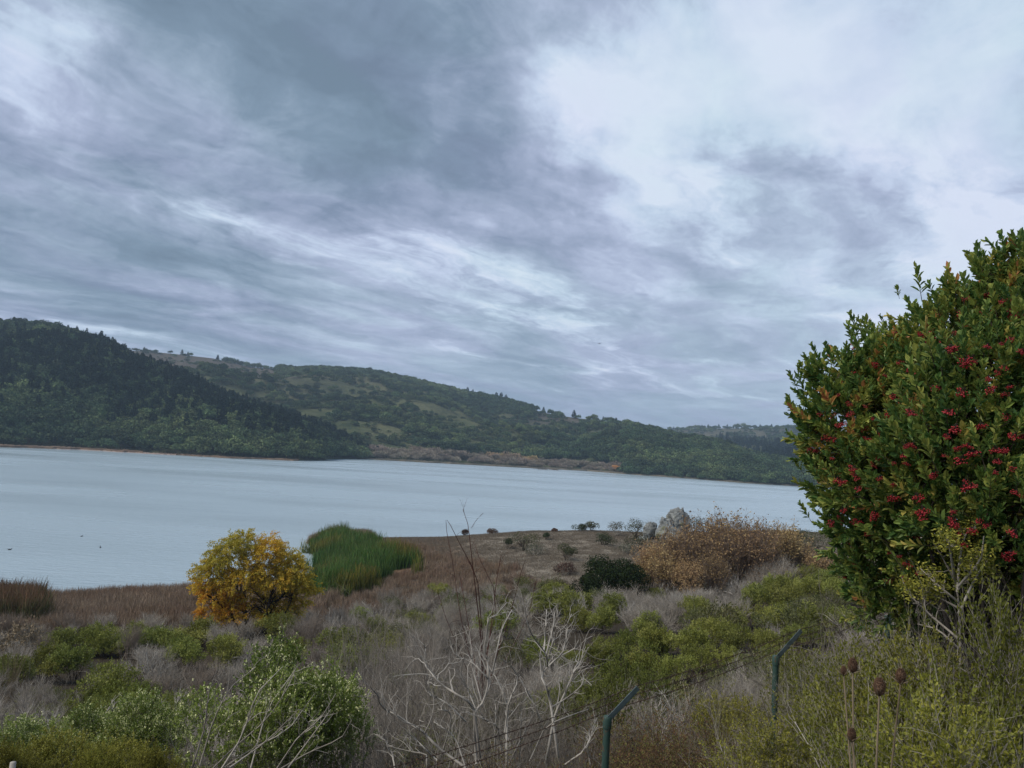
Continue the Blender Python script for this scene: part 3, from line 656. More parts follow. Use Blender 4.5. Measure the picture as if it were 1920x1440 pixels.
# low reed islets
for x, y, l, lb in ((1017, 880.5, 9, 'low brown reed islet off the far shore'), (1040, 881.5, 5, 'smaller reed islet beside the low one off the far shore')):
    c = at(x, y, 560); mb = MB(); r2 = np.random.default_rng(int(x)); n = 260
    p = np.column_stack([r2.normal(size=n) * l * .4, r2.normal(size=n) * 1.2, np.full(n, -.2)]); leaves(mb, p, np.column_stack([r2.normal(size=n) * .3, r2.normal(size=n) * .3, np.ones(n)]), r2.uniform(.7, 1.4, n), .25, 0, rng=r2)
    tag(obj('reed_islet', mb.mesh('reed_islet', reed_strip_m), None, (c[0] * 22 / (22 - c[2]), c[1] * 22 / (22 - c[2]), 0)), lb, 'islet')
# small pale house on the farthest slope
hp = HILL_C.at(np.array([1357.]), np.array([.66]))[0]
hs = empty('house', tuple(hp), .6); tag(hs, 'tiny pale house on the farthest hillside below the skyline', 'house')
def box(mb, c, s, m=0):
    c = np.array(c); s = np.array(s) / 2; V = np.array([[x, y, z] for x in (-1, 1) for y in (-1, 1) for z in (-1, 1)]) * s + c
    mb.add(V, [[0, 1, 3, 2], [4, 6, 7, 5], [0, 4, 5, 1], [2, 3, 7, 6], [0, 2, 6, 4], [1, 5, 7, 3]], m)
mb = MB(); box(mb, (0, 0, 2), (14, 9, 5)); obj('wall', mb.mesh('house_wall', plain_mat('pale plaster', (.7, .68, .64))), hs)
mb = MB(); mb.add([(-8, -5.5, 4.5), (8, -5.5, 4.5), (8, 5.5, 4.5), (-8, 5.5, 4.5), (-7, 0, 7.5), (7, 0, 7.5)], [[0, 1, 5, 4], [2, 3, 4, 5], [1, 2, 5, 5], [3, 0, 4, 4]]); obj('roof', mb.mesh('house_roof', plain_mat('grey roof', (.3, .29, .28))), hs)
# ------------------------------------------------------------------ materials of the near plants
brush_m = leaf_mat('coyote brush leaves', [(0, (0.050, 0.062, 0.012)), (.5, (0.150, 0.165, 0.034)), (.85, (0.215, 0.225, 0.060)), (1, (0.30, 0.30, 0.12))], .25, .6, .015, objscale=.25, gain=1.45)
brush_dull_m = leaf_mat('dull brush leaves', [(0, (0.045, 0.052, 0.018)), (.6, (0.105, 0.112, 0.038)), (1, (0.19, 0.18, 0.075))], .2, .7, .02, objscale=.2)
grey_twig_m = bark_mat('grey dead twigs', (0.200, 0.178, 0.152), (0.50, 0.455, 0.395), scale=6, objscale=.28)
pale_wood_m = bark_mat('bleached dead wood', (0.24, 0.22, 0.195), (0.52, 0.485, 0.435), scale=14)
brown_twig_m = bark_mat('brown dead twigs', (0.14, 0.115, 0.095), (0.34, 0.285, 0.235), scale=6, objscale=.25)
dark_twig_m = bark_mat('dark inner stems', (0.030, 0.022, 0.018), (0.085, 0.065, 0.052), scale=8)
red_twig_m = bark_mat('dark red bare twigs', (0.060, 0.026, 0.022), (0.130, 0.060, 0.050), scale=6)
reed_brown_m = leaf_mat('dead reed blades', [(0, (0.13, 0.098, 0.072)), (.6, (0.27, 0.205, 0.150)), (1, (0.42, 0.335, 0.255))], .2, .9, .01, patch=(.09, (.82, .76, .72), .42, .6), objscale=.2)
reed_green_m = leaf_mat('green tule blades', [(0, (0.010, 0.035, 0.008)), (.55, (0.036, 0.088, 0.018)), (.9, (0.070, 0.135, 0.028)), (1, (0.12, 0.12, 0.05))], .25, .6, .01, patch=(.10, (2.2, 1.05, .9), .5, .60), objscale=.35)
dry_grass_m = leaf_mat('dry grass blades', [(0, (0.090, 0.074, 0.058)), (.7, (0.175, 0.148, 0.115)), (1, (0.28, 0.24, 0.18))], .1, .9, .01, objscale=.2)
gold_m = leaf_mat('golden willow leaves', [(0, (0.27, 0.25, 0.035)), (.35, (0.42, 0.32, 0.035)), (.7, (0.47, 0.29, 0.028)), (1, (0.48, 0.20, 0.03))], .38, .6, .008, objscale=0, gain=1.45)
rust_leaf_m = leaf_mat('withered orange leaves', [(0, (0.14, 0.095, 0.052)), (.5, (0.27, 0.175, 0.082)), (1, (0.46, 0.345, 0.17))], .25, .7, .012, objscale=.12)
dark_leaf_m = leaf_mat('dark evergreen leaves', [(0, (0.010, 0.020, 0.007)), (1, (0.034, 0.052, 0.016))], .05, .8, .0, spec=.1, gain=.75)

# ------------------------------------------------------------------ shrub builders (unit shrubs about 2 m wide, 1.6 m high)
def shrub_stems(mb, r, n, H, spread, rad, lvl=2, k=5, sides=3, m=0, wander=.22, kids=(7, 6), lf=(.35, .65), up=.12):
    a = r.uniform(0, 2 * math.pi, n); z = r.uniform(.15, 1.0, n)
    d = np.stack([np.cos(a) * spread * (1.15 - z * .6), np.sin(a) * spread * (1.15 - z * .6), .45 + z], -1)
    s = np.stack([np.cos(a) * .12, np.sin(a) * .12, np.full(n, -.15)], -1)
    P, Q = grow(s, d, H * r.uniform(.75, 1.1, n), rad * r.uniform(.6, 1.1, n), k, wander, .05, .35, r)
    tubes(mb, P, Q, sides, m, rng=r); out = [(P, Q)]
    for L in range(lvl):
        st = sprout(P, Q, kids[L], .3, 1.0, (.35, .95), lf, .6, r, up)
        P, Q = grow(st[0], st[1], st[2], st[3], 4 if L == 0 else 3, wander, .06, .3, r)
        tubes(mb, P, Q, 3, m, rng=r); out.append((P, Q))
    return out
def leafy(mb, r, PQ, per, size, w, m, spread=.05, back=.45, bud=0.0, crown_r=None):
    P, Q = PQ; n = len(P)
    t = r.uniform(back, 1.0, (n, per)); x = t * (P.shape[1] - 1); i = np.minimum(x.astype(int), P.shape[1] - 2); fr = (x - i)[..., None]
    A = np.take_along_axis(P, i[..., None].repeat(3, -1), 1); B = np.take_along_axis(P, (i + 1)[..., None].repeat(3, -1), 1)
    p = (A * (1 - fr) + B * fr).reshape(-1, 3) + r.normal(size=(n * per, 3)) * spread * .5; tg = nrm((B - A).reshape(-1, 3))
    d = nrm(tg * .8 + perp(tg, r) * r.uniform(.3, 1.1, (len(p), 1)) + np.array([0, 0, .25]))
    sh = np.clip(np.repeat(r.uniform(0, .45, n), per) + r.uniform(0, .45, len(p)), 0, .9)
    if bud: sh = np.where((t.ravel() > .82) & (r.uniform(0, 1, len(p)) < bud), 1.0, sh)
    leaves(mb, p, d, size * r.uniform(.6, 1.35, len(p)), w * r.uniform(.7, 1.3, len(p)), m, sh, r)
def green_mid(seed, mat=None, leafn=9, size=.085):
    """green shrub for the middle distance, stems and foliage in one mesh each"""
    r = np.random.default_rng(seed); mb = MB(); fo = MB()
    lv = shrub_stems(mb, r, 16, 1.25, 1.0, .016, 2, kids=(8, 5), lf=(.3, .5), up=.35)
    leafy(fo, r, lv[2], leafn, size, size * .55, 0, .16, .2)
    leafy(fo, r, lv[1], 4, size, size * .5, 0, .12, .5)
    return mb, fo
def green_dome(seed, nt=230, per=20, size=.075, lo=.0):
    r = np.random.default_rng(seed); mb = MB(); fo = MB(); nl = 7
    c = rand_dirs(nl, r, .0) * np.array([.62, .62, .45]) * r.uniform(.7, 1.1, (nl, 1)); c[:, 2] += .45; rad = r.uniform(.34, .52, nl)
    k = r.integers(0, nl, nt); d = rand_dirs(nt, r, -.15); p = c[k] + d * (rad[k] * r.uniform(.8, 1.08, nt))[:, None]
    up = nrm(d * .7 + np.array([0, 0, .8]) + r.normal(size=(nt, 3)) * .2); st = p - up * .16
    P, Q = grow(st, up, r.uniform(.14, .30, nt), .004, 3, .15, 0, .4, r); tubes(mb, P, Q, 3, 0, rng=r)
    tone = r.uniform(.0, .5, nl)
    pp = (P[:, 1:][np.arange(nt)[:, None], r.integers(0, 3, (nt, per))] + r.normal(size=(nt, per, 3)) * .045).reshape(-1, 3)
    ld = np.repeat(up, per, 0) + r.normal(size=(nt * per, 3)) * .55
    leaves(fo, pp, ld, size * r.uniform(.6, 1.3, len(pp)), size * .5 * r.uniform(.7, 1.3, len(pp)), 0, np.clip(np.repeat(tone[k] + r.uniform(0, .25, nt), per) + r.uniform(0, .25, len(pp)), 0, 1), r)
    P, Q = grow(np.repeat([[0, 0, -.2]], 11, 0) + r.normal(size=(11, 3)) * [.1, .1, 0], c[r.integers(0, nl, 11)] + r.normal(size=(11, 3)) * .15, r.uniform(.8, 1.15, 11), .016, 5, .14, 0, .3, r); tubes(mb, P, Q, 4, 0, rng=r)
    P, Q = grow(*sprout(P, Q, 9, .3, 1, (.4, .9), (.35, .6), .5, r, .2), 3, .2, rng=r); tubes(mb, P, Q, 3, 0, rng=r)
    return mb, fo
def grey_mid(seed, n=34, rad=.020, kids=(9, 5), up=.25, spread=1.0, H=1.0, nl=6):
    """leafless shrub: stems run out to an uneven dome and break into fine twigs there"""
    r = np.random.default_rng(seed); mb = MB(); c = rand_dirs(nl, r, .0) * np.array([.6 * spread, .6 * spread, .45 * H]) * r.uniform(.7, 1.15, (nl, 1)); c[:, 2] += .5 * H; rd = r.uniform(.34, .55, nl)
    k = r.integers(0, nl, n); tgt = c[k] + rand_dirs(n, r, -.1) * (rd[k] * .75)[:, None]; s0 = r.normal(size=(n, 3)) * [.09, .09, 0] + [0, 0, -.15]
    v = tgt - s0; L = np.linalg.norm(v, axis=1); P, Q = grow(s0, v / L[:, None], L, rad * r.uniform(.6, 1.1, n), 6, .13, .02, .35, r); tubes(mb, P, Q, 3, 0, rng=r)
    P1, Q1 = grow(*sprout(P, Q, kids[0], .45, 1, (.3, .9), (.28, .5), .55, r, up), 4, .2, .05, .35, r); tubes(mb, P1, Q1, 3, 0, rng=r)
    P2, Q2 = grow(*sprout(P1, Q1, kids[1], .2, 1, (.3, .9), (.4, .75), .65, r, up), 3, .2, .05, .4, r); tubes(mb, P2, Q2, 3, 0, rng=r); return mb
def both(mb, fo, nm, mats):
    c = MB()
    for part, mi in ((mb, 0), (fo, 1)):
        for v, f, a, sm in zip(part.v, part.f, part.a, part.sm): 
            c.v.append(v); c.f.append(f + (c.n - 0)); c.m.append(np.full(len(f), mi)); c.a.append(a); c.sm.append(sm)
        c.n += part.n
    return c.mesh(nm, mats)
G_MB = [green_dome(50 + i) for i in range(5)]
GREEN_STEM = [a.mesh('brush_stems', dark_twig_m) for a, b in G_MB]
GREEN_LEAF = [b.mesh('brush_foliage', brush_m) for a, b in G_MB]
GREEN_ALL = [both(a, b, 'coyote_brush', [dark_twig_m, brush_m]) for a, b in G_MB]
D_MB = [green_dome(60 + i, 150, 12) for i in range(3)]
DULL_ALL = [both(a, b, 'dull_brush', [grey_twig_m, brush_dull_m]) for a, b in D_MB]
GREY_ALL = [grey_mid(70 + i, nl=5 + i).mesh('bare_shrub', grey_twig_m) for i in range(5)] + [grey_mid(76 + i, 14, .034, (5, 4), .15, 1.1, 1.1, 6).mesh('bare_shrub', pale_wood_m) for i in range(2)]
BROWN_ALL = [grey_mid(80 + i, 30, .018, (9, 5), .5, .85, 1.25).mesh('brown_shrub', brown_twig_m) for i in range(3)]

# pixel areas of the photograph where a kind of shrub shows: (x, y, half width, half height)
GREENS = [(115, 1243, 62, 26), (200, 1272, 38, 20), (15, 1258, 30, 30), (165, 1190, 55, 14), (225, 1205, 40, 14), (300, 1192, 50, 12), (372, 1182, 34, 16), (385, 1225, 60, 26), (520, 1170, 38, 14), (245, 1300, 50, 18), (210, 1325, 50, 18),
          (640, 1240, 36, 24), (640, 1190, 34, 10), (725, 1200, 28, 10), (700, 1170, 22, 8), (60, 1390, 90, 50), (130, 1350, 70, 30), (285, 1365, 75, 50), (1040, 1148, 48, 34), (1110, 1180, 50, 40), (1180, 1232, 70, 44), (1265, 1195, 60, 18),
          (1300, 1130, 26, 12), (1395, 1155, 45, 20), (1440, 1115, 55, 20), (1500, 1100, 55, 16), (1372, 1188, 26, 20), (1430, 1198, 24, 22), (1150, 1128, 26, 12), (1600, 1110, 50, 20), (1510, 1185, 45, 18), (80, 1310, 40, 18), (1335, 1175, 30, 14), (1560, 1080, 70, 18), (1470, 1150, 30, 14), (1220, 1160, 26, 12), (1560, 1160, 60, 18), (1090, 1245, 40, 30), (1240, 1250, 60, 24),
          (430, 1200, 24, 12), (560, 1210, 20, 10), (1330, 1230, 50, 20), (1010, 1230, 30, 26)]
SCRUB_LINE = line([(-900, 1190), (0, 1186), (150, 1176), (300, 1172), (450, 1176), (560, 1168), (640, 1155), (700, 1140), (800, 1118), (850, 1108), (1000, 1105), (1060, 1110), (1100, 1140), (1200, 1120), (1300, 1108), (1450, 1075), (1600, 1055), (1920, 1040), (2800, 1000)])
def green_here(x, y):
    g = np.zeros(np.shape(x), bool)
    for a, b, c, d in GREENS: g |= ((x - a) / c) ** 2 + ((y - b) / d) ** 2 < 1.15
    return g
rng = np.random.default_rng(202)
def dart(n, x0, x1, y0, y1, dist, ok):
    """points kept apart from each other; near ones are tried first"""
    X = rng.uniform(x0, x1, n); Y = rng.uniform(y0, y1, n); m = ok(X, Y); X, Y = X[m], Y[m]
    o = np.argsort(Y); X, Y = X[o], Y[o]; cell = {}; keep = []
    for i in range(len(X)):
        dd = dist(X[i], Y[i]) if callable(dist) else dist; a, b = int(X[i] // 2), int(Y[i] // 2); hit = False
        for u_ in (-1, 0, 1):
            for v_ in (-1, 0, 1):
                for j in cell.get((a + u_, b + v_), ()):
                    if (X[j] - X[i]) ** 2 + (Y[j] - Y[i]) ** 2 < dd * dd: hit = True; break
                if hit: break
            if hit: break
        if not hit: cell.setdefault((a, b), []).append(i); keep.append(i)
    return X[keep], Y[keep]
def in_scrub(X, Y):
    Z = ground(X, Y); px, py = proj(np.stack([X, Y, Z + .4], -1))
    clear = np.hypot(X + 26, Y - 77) > 3.2
    clear &= np.abs(X - (at(1140, 1100, 84)[0])) + np.abs(Y - 84) * .7 > 3.6
    return (py > SCRUB_LINE(px)) & (Z > 1.0) & (np.abs(X) < Y * .80 + 7) & clear & (Y < 104)
X, Y = dart(30000, -80, 95, 12.5, 104, lambda x, y: (1.55 + .019 * y) * (1 + .25 * np.sin(x * 1.7)), lambda X, Y: in_scrub(X, Y))
Z = ground(X, Y); S = rng.uniform(.7, 1.3, len(X)) * np.clip(.75 + Y * .014, .9, 1.6)
px, py = proj(np.stack([X, Y, Z + 1.1 * S], -1))
G = (rng.uniform(0, 1, len(X)) < .10)
skip = green_here(px, py); X, Y, Z, S, px, py, G = (q_[~skip] for q_ in (X, Y, Z, S, px, py, G))
patchy = fbm(X / 7, Y / 7, 3) + rng.normal(size=len(X)) * .05
kind = np.where(G, 0, np.where((patchy > .60) & (px > 700), 3, np.where((patchy < .34) & (px < 900), 2, 1)))   # 0 green 1 grey 2 brown 3 dull
inview = (px > -40) & (px < 1960) & (py < 1500)
order = np.argsort(Y)
def green_patch():
    out = []
    for a, b, c, d in GREENS:
        n = max(1, int(round(c / 26)))
        for j in range(n):
            x = a + (j - (n - 1) / 2) * 2 * c / n * .95; top_y = b - d * rng.uniform(.75, 1.1); wpx = 2 * c / n * 1.5
            D = np.linspace(8, 100, 400); p = at(np.full(400, x), np.full(400, top_y), D); w = np.clip(wpx / F * D, 1.3, 5); f = p[:, 2] - ground(p[:, 0], p[:, 1]) - np.clip(w * .58, .8, 2.4)
            i = np.argmax(f < 0); out.append((p[i, 0], p[i, 1], float(ground(p[i:i + 1, 0], p[i:i + 1, 1])[0]), float(np.clip(w[i] * .58, .8, 2.4)), float(w[i]), x, b))
    return out
PATCH = green_patch()
def where_words(x, y, px_, py_):
    side = 'left of the golden willow' if px_ < 360 else ('between golden willow and red sapling' if px_ < 840 else ('right of the red sapling' if px_ < 1180 else 'below the orange thicket'))
    near = 'low on the slope' if y < 26 else ('halfway downslope' if y < 48 else 'near the slope foot')
    return near + ', ' + side
for (gx_, gy_, gz_, h_, w_, x_, y_) in PATCH:
    v_ = int(rng.integers(0, 5)); ww = where_words(gx_, gy_, x_, y_)
    e_ = empty('coyote_brush', (gx_, gy_, gz_ - .12), rng.uniform(0, 6.28)); e_.scale = (w_ / 2.1, w_ / 2.1, h_ / 1.15)
    tag(e_, 'bright green domed coyote brush ' + ww, 'shrub', 'bright green domed shrubs ' + ww)
    obj('stems', GREEN_STEM[v_], e_); obj('foliage', GREEN_LEAF[v_], e_)
src_far = {k: [] for k in range(4)}; rest = {k: [] for k in range(4)}; cnt = {k: 0 for k in range(4)}
cap = {0: 150, 1: 290, 2: 200, 3: 200}
NAME = {0: ('coyote_brush', 'shrub', 'green coyote brush', 'green coyote brush plants'), 1: ('bare_grey_shrub', 'shrub', 'leafless grey shrub', 'leafless grey shrubs'),
        2: ('bare_brown_shrub', 'shrub', 'leafless brown shrub', 'leafless brown shrubs'), 3: ('dull_green_shrub', 'shrub', 'dull grey green shrub', 'dull green shrubs')}
MESH = {0: GREEN_ALL, 1: GREY_ALL, 2: BROWN_ALL, 3: DULL_ALL}
for i in order:
    k = int(kind[i])
    if not inview[i] or cnt[k] >= cap[k]: rest[k].append(i); continue
    cnt[k] += 1; nm, ct, lb, gp = NAME[k]; s = S[i]; sx = s * rng.uniform(.9, 1.25); v_ = int(rng.integers(0, len(MESH[k])))
    ww = where_words(X[i], Y[i], px[i], py[i]); lab = lb + ' ' + ww; gr = gp + ' ' + ww
    rz = rng.uniform(0, 6.28); sz = s * (rng.uniform(.85, 1.15) if k else rng.uniform(.8, 1.05))
    if k == 0 and Y[i] < 40:
        e_ = empty(nm, (X[i], Y[i], Z[i] - .1), rz); e_.scale = (sx, sx, sz); tag(e_, lab, ct, gr)
        obj('stems', GREEN_STEM[v_], e_); obj('foliage', GREEN_LEAF[v_], e_)
    else:
        o = obj(nm, MESH[k][v_], None, (X[i], Y[i], Z[i] - .1), (0, 0, rz), (sx, sx, sz)); tag(o, lab, ct, gr)
        src_far[k].append(o)
for k in range(4):
    ii = np.array(rest[k])
    if len(ii) < 2 or not src_far[k]: continue
    ss = {}
    for o in src_far[k]: ss.setdefault(o.data.name, o)
    scatter(('coyote_brush_cover', 'bare_scrub', 'brown_scrub', 'dull_scrub')[k], np.stack([X[ii], Y[ii], Z[ii] - .1], -1), np.stack([S[ii] * 1.1, S[ii], S[ii]], -1), rng.uniform(0, 6.28, len(ii)),
            rng.integers(0, len(ss), len(ii)), list(ss.values()), ('green coyote brush covering the farther slope', 'grey leafless scrub covering the farther slope', 'brown leafless scrub covering the lower slope', 'dull green scrub covering the farther slope')[k])

# ------------------------------------------------------------------ reeds
def tuft(seed, mat, n, H, W, wid, lean=.16, tip=None):
    r = np.random.default_rng(seed); mb = MB(); p = np.column_stack([r.normal(size=n) * W, r.normal(size=n) * W, np.full(n, -.15)])
    d = np.column_stack([r.normal(size=n) * lean, r.normal(size=n) * lean, np.ones(n)]); L = H * r.uniform(.55, 1.1, n)
    mid = p + nrm(d) * (L * .6)[:, None]; d2 = nrm(d + np.column_stack([r.normal(size=n) * .25, r.normal(size=n) * .25, np.zeros(n)])); side = nrm(np.cross(d, rand_dirs(n, r)))
    tipp = mid + d2 * (L * .4)[:, None]; w_ = wid * r.uniform(.6, 1.3, n)[:, None]
    V = np.stack([p - side * w_ * .5, p + side * w_ * .5, mid + side * w_ * .4, mid - side * w_ * .4, tipp + side * w_ * .1, tipp - side * w_ * .1], 1); b = np.arange(n)[:, None] * 6
    sh = r.uniform(0, .8, n); A = np.repeat(sh, 6).reshape(n, 6)
    if tip is not None: A[:, 4:] = tip
    mb.add(V, np.concatenate([b + [[0, 1, 2, 3]], b + [[3, 2, 4, 5]]]), 0, A.ravel()); return mb.mesh('reed_tuft', mat)
def zone(n, x0, x1, y0, y1, ok, lift=1.0):
    X = rng.uniform(x0, x1, n); Y = rng.uniform(y0, y1, n); Z = ground(X, Y); px, py = proj(np.stack([X, Y, Z + lift], -1)); bx_, by_ = proj(np.stack([X, Y, Z], -1)); m = ok(X, Y, Z, px, py, bx_, by_); return X[m], Y[m], Z[m]
BT = [tuft(90 + i, reed_brown_m, 60, 1.7, .42, .05) for i in range(4)]
BG = [tuft(95 + i, reed_brown_m, 55, 1.0, .42, .05, .3) for i in range(3)]
GT = [tuft(100 + i, reed_green_m, 60, 2.7 + .35 * (i - 1.5), .42, .075, .10, 1.0) for i in range(4)]
def reed_src(meshes, nm, lab, spots, cat='reeds'):
    return [tag(obj(nm, meshes[i], None, (x, y, gsingle(x, y) - .1), (0, 0, i), 1.0), lab[i], cat) for i, (x, y) in enumerate(spots)]
def cover(name, xyz, meshes_src, smin, smax, label, zscale=None):
    n = len(xyz[0]); s = rng.uniform(smin, smax, n); z_ = s * (zscale if zscale is not None else 1)
    scatter(name, np.stack(xyz, -1), np.stack([s, s, z_], -1), rng.uniform(0, 6.28, n), rng.integers(0, len(meshes_src), n), meshes_src, label)
TULE_L = line([(96, -24), (98, -27), (101, -28), (107, -26.5), (112, -26.5), (125, -30.5), (140, -35), (150, -38), (160, -37)])
TULE_R = line([(93, -20), (100, -17), (110, -13.5), (120, -14), (130, -18.5), (140, -25), (150, -31), (160, -34)])
wob_ = lambda X, Y: (fbm(X / 5, Y / 5, 3) - .5) * 6
def tule(X, Y, Z, px, py, bx_, by_):
    e = wob_(X, Y); return (X > TULE_L(Y) + e * .25) & (X < TULE_R(Y) + e * 1.6) & (Y > 95 + e) & (Y < 158) & ~((np.abs(Y - 112 - (X + 20) * .1) < 3.0) & (X > -24) & (X < -11))
def brown(X, Y, Z, px, py, bx_, by_):
    left = (px < 640) & (Z > -.35) & (by_ < SCRUB_LINE(bx_) + 14) & (Y < 108) & (X < TULE_R(np.minimum(Y, 99)) - 1)
    return left
def brown_r(X, Y, Z, px, py, bx_, by_):
    e = wob_(X, Y); tl = (X > TULE_L(Y)) & (X < TULE_R(Y) + e) & (Y > 95 + e)
    a = (Z > -.1) & ~tl & (X > TULE_L(Y) + 2) & (Y > 84) & (by_ < SCRUB_LINE(bx_) + 10) & (X < 14 - (Y - 84) * .55 + e) & (X > -45)
    rim = (X > TULE_L(Y) - .5) & (Y > 150) & (Y < 163) & (X < TULE_R(Y) + 6)
    return (a & (Y < 150)) | rim
dark_reed_m = leaf_mat('dark reed blades', [(0, (0.020, 0.022, 0.012)), (1, (0.06, 0.055, 0.03))], .1, .9)
bs = [tag(obj('reed_clump', BT[i], None, (x, y, gsingle(x, y) - .1), (0, 0, i), s), lb, 'reeds') for i, (x, y, s, lb) in enumerate([
    (-41, 88, 1.25, 'taller brown reed clump at the water edge left of the golden willow'), (-37, 90, 1.2, 'brown reed clump rising above the reed belt by the golden willow'),
    (-33, 92, 1.15, 'brown reed clump at the water edge just left of the golden willow'), (-48, 84, 1.2, 'brown reed clump at the middle of the left water edge')])]
gs_ = [tag(obj('tule_clump', GT[i], None, (x, y, max(gsingle(x, y), -.1) - .1), (0, 0, i), 1.0), lb, 'reeds') for i, (x, y, lb) in enumerate([
    (-29.5, 101.5, 'green tule clump standing in the water at the left edge of the reed bed'), (-31.5, 122, 'green tule clump on the lake side of the reed bed'),
    (-36, 138, 'green tule clump toward the far tip of the reed bed'), (-12, 109, 'green tule clump at the right end of the reed bed')])]
q = zone(15000, -100, -18, 60, 110, brown, 1.2); cover('brown_reeds', q, bs, .75, 1.1, 'belt of dead brown reeds along the near left shore')
q = zone(7000, -45, 16, 84, 165, brown_r, .8); cover('rust_reeds', q, bs, .40, .72, 'rust brown dead growth around the green reed bed')
q = zone(4200, -42, -6, 90, 160, tule, 1.2); zs = np.ones(len(q[0])); ed = np.minimum(np.minimum(q[0] - TULE_L(q[1]), TULE_R(q[1]) + 3 - q[0]), np.minimum(q[1] - 95, 158 - q[1])); cover('green_tule_bed', (q[0], q[1], np.maximum(q[2], -.4)), gs_, .7, 1.2, 'tall deep green tule reed bed on the shore', zscale=np.clip(.78 + ed * .08, .72, 1.12) * (.75 + .5 * fbm(q[0] / 4, q[1] / 4, 3)))
bt_ = [tag(obj('tall_brown_reed', BT[i], None, (x, y, gsingle(x, y) - .1), (0, 0, i), 1.6), lb, 'reeds') for i, (x, y, lb) in enumerate([(-37, 153, 'tall brown reed tuft on the far rim of the green tule bed'), (-31, 156, 'tall brown reed tuft at the far right rim of the tule bed')])]
q = zone(3500, -42, -20, 146, 162, lambda X, Y, Z, px, py, bx_, by_: (X > TULE_L(Y)) & (X < TULE_R(Y) + 5) & (Y > 149 + wob_(X, Y) * .6), 1.0); cover('brown_rim_reeds', q, bt_, .8, 1.3, 'tall pinkish brown reeds along the far rim of the tule bed')
# the raised dark brown-green clump at the left edge of the frame
lc = at(10, 1085, 80)
def leftc(X, Y, Z, px, py, bx_, by_): return (px < 75 + wob_(X, Y) * 4) & (Y > 76) & (Y < 88) & (Z > -.6)
q = zone(5000, -80, -40, 70, 92, leftc, 2.0)
DT = [tuft(110 + i, leaf_mat('mixed reed blades', [(0, (0.035, 0.045, 0.018)), (.7, (0.075, 0.080, 0.032)), (1, (0.16, 0.085, 0.055))], .1, .9), 70, 2.6, .45, .05, .1, 1.0) for i in range(2)]
ds = [tag(obj('reed_clump', DT[i], None, (-54 + i * 3, 80.5, gsingle(-54 + i * 3, 80.5)), (0, 0, i), 1.15), lb, 'reeds') for i, lb in enumerate(['tall olive reed clump at the lower left edge with reddish tips', 'olive reed clump beside the tall one with reddish tips at the left edge'])]
cover('olive_reeds', q, ds, .9, 1.35, 'raised clump of olive reeds with reddish tips at the left edge of the shore')
# dry grass over the point
GRT = [tuft(120 + i, dry_grass_m, 70, .38, .55, .035, .6) for i in range(3)]
gsr = [tag(obj('grass_tussock', GRT[i], None, (x, y, gsingle(x, y)), (0, 0, i), 1.6), lb, 'grass') for i, (x, y, lb) in enumerate([(10, 124, 'dry grass tussock in the middle of the grassy point'), (2, 140, 'dry grass tussock near the crest of the point'), (-4, 152, 'dry grass tussock on the far crest of the point')])]
q = zone(26000, -26, 70, 96, 176, lambda X, Y, Z, px, py, bx_, by_: (Z > .5) & (X > TULE_R(Y) + 3) & (by_ < SCRUB_LINE(bx_)), 0)
cover('dry_grass', q, gsr, .6, 1.2, 'short dry grass over the rounded point')

# ------------------------------------------------------------------ golden willow
r = np.random.default_rng(301); tb = at(474, 1165, 78); tb[2] = gsingle(tb[0], tb[1])
tw = empty('golden_willow', tuple(tb)); tag(tw, 'golden yellow willow tree with dark forked trunks standing among brown reeds at the shore', 'tree')
mb = MB()
d0 = np.array([(-.55, 0, 1), (-.18, .2, 1), (.22, -.1, 1), (.42, .1, 1), (.05, -.3, 1), (-.9, -.2, .8), (.85, .1, .7)]); s0 = np.array([(-.2, 0, -.3), (0, .1, -.3), (.7, 0, -.3), (.9, .1, -.3), (.3, 0, -.3), (-.25, 0, .3), (.95, 0, .2)])
P, Q = grow(s0, d0, np.array([6.2, 6.4, 6.6, 6.2, 5.0, 5.6, 5.2]), np.array([.24, .2, .24, .2, .16, .15, .15]), 8, .13, .03, .25, r); tubes(mb, P, Q, 7, 0, rng=r)
a = sprout(P, Q, 9, .35, 1, (.4, 1.0), (.3, .5), .55, r, .1); P1, Q1 = grow(*a, 5, .2, .02, .3, r, .25); tubes(mb, P1, Q1, 4, 0, rng=r)
a = sprout(P1, Q1, 6, .3, 1, (.4, 1.0), (.5, .8), .5, r, .0); P2, Q2 = grow(*a, 4, .22, 0, .3, r, .5); tubes(mb, P2, Q2, 3, 0, rng=r)
obj('trunk', mb.mesh('willow_trunk', bark_mat('willow bark', (0.018, 0.013, 0.010), (0.055, 0.040, 0.030))), tw)
# crown lobes measured against the photograph: px, py, radius m, hue 0 greenish .. 1 orange, depth offset
LB = [(430, 1040, 1.55, .10, 0), (455, 1020, 1.1, .06, -.4), (400, 1075, 1.2, .22, .3), (500, 1040, 1.35, .55, -.6), (505, 1022, .85, .75, 0), (498, 1068, 1.0, .45, -.5), (415, 1095, .8, .5, -.6), (540, 1075, 1.0, .4, -.8), (435, 1155, .9, .8, -.6), (500, 1158, .85, .5, -.9), (470, 1075, 1.0, .4, -1.2), (410, 1060, .9, .2, -.6), (560, 1130, .7, .4, 0), (540, 1055, 1.2, .32, .4), (555, 1090, 1.25, .30, -.3), (565, 1110, 1.0, .35, .2), (520, 1095, 1.3, .45, -1.0),
      (455, 1090, 1.3, .55, -.9), (400, 1120, 1.15, .82, -.4), (385, 1100, .8, .55, .4), (430, 1140, 1.1, .85, .3), (395, 1150, .8, .95, -.5), (530, 1130, 1.15, .5, .5), (500, 1140, 1.0, .55, 1.0), (470, 1120, 1.1, .6, .8), (380, 1070, .6, .35, 0), (585, 1105, .5, .35, 0), (545, 1150, .7, .35, .3)]
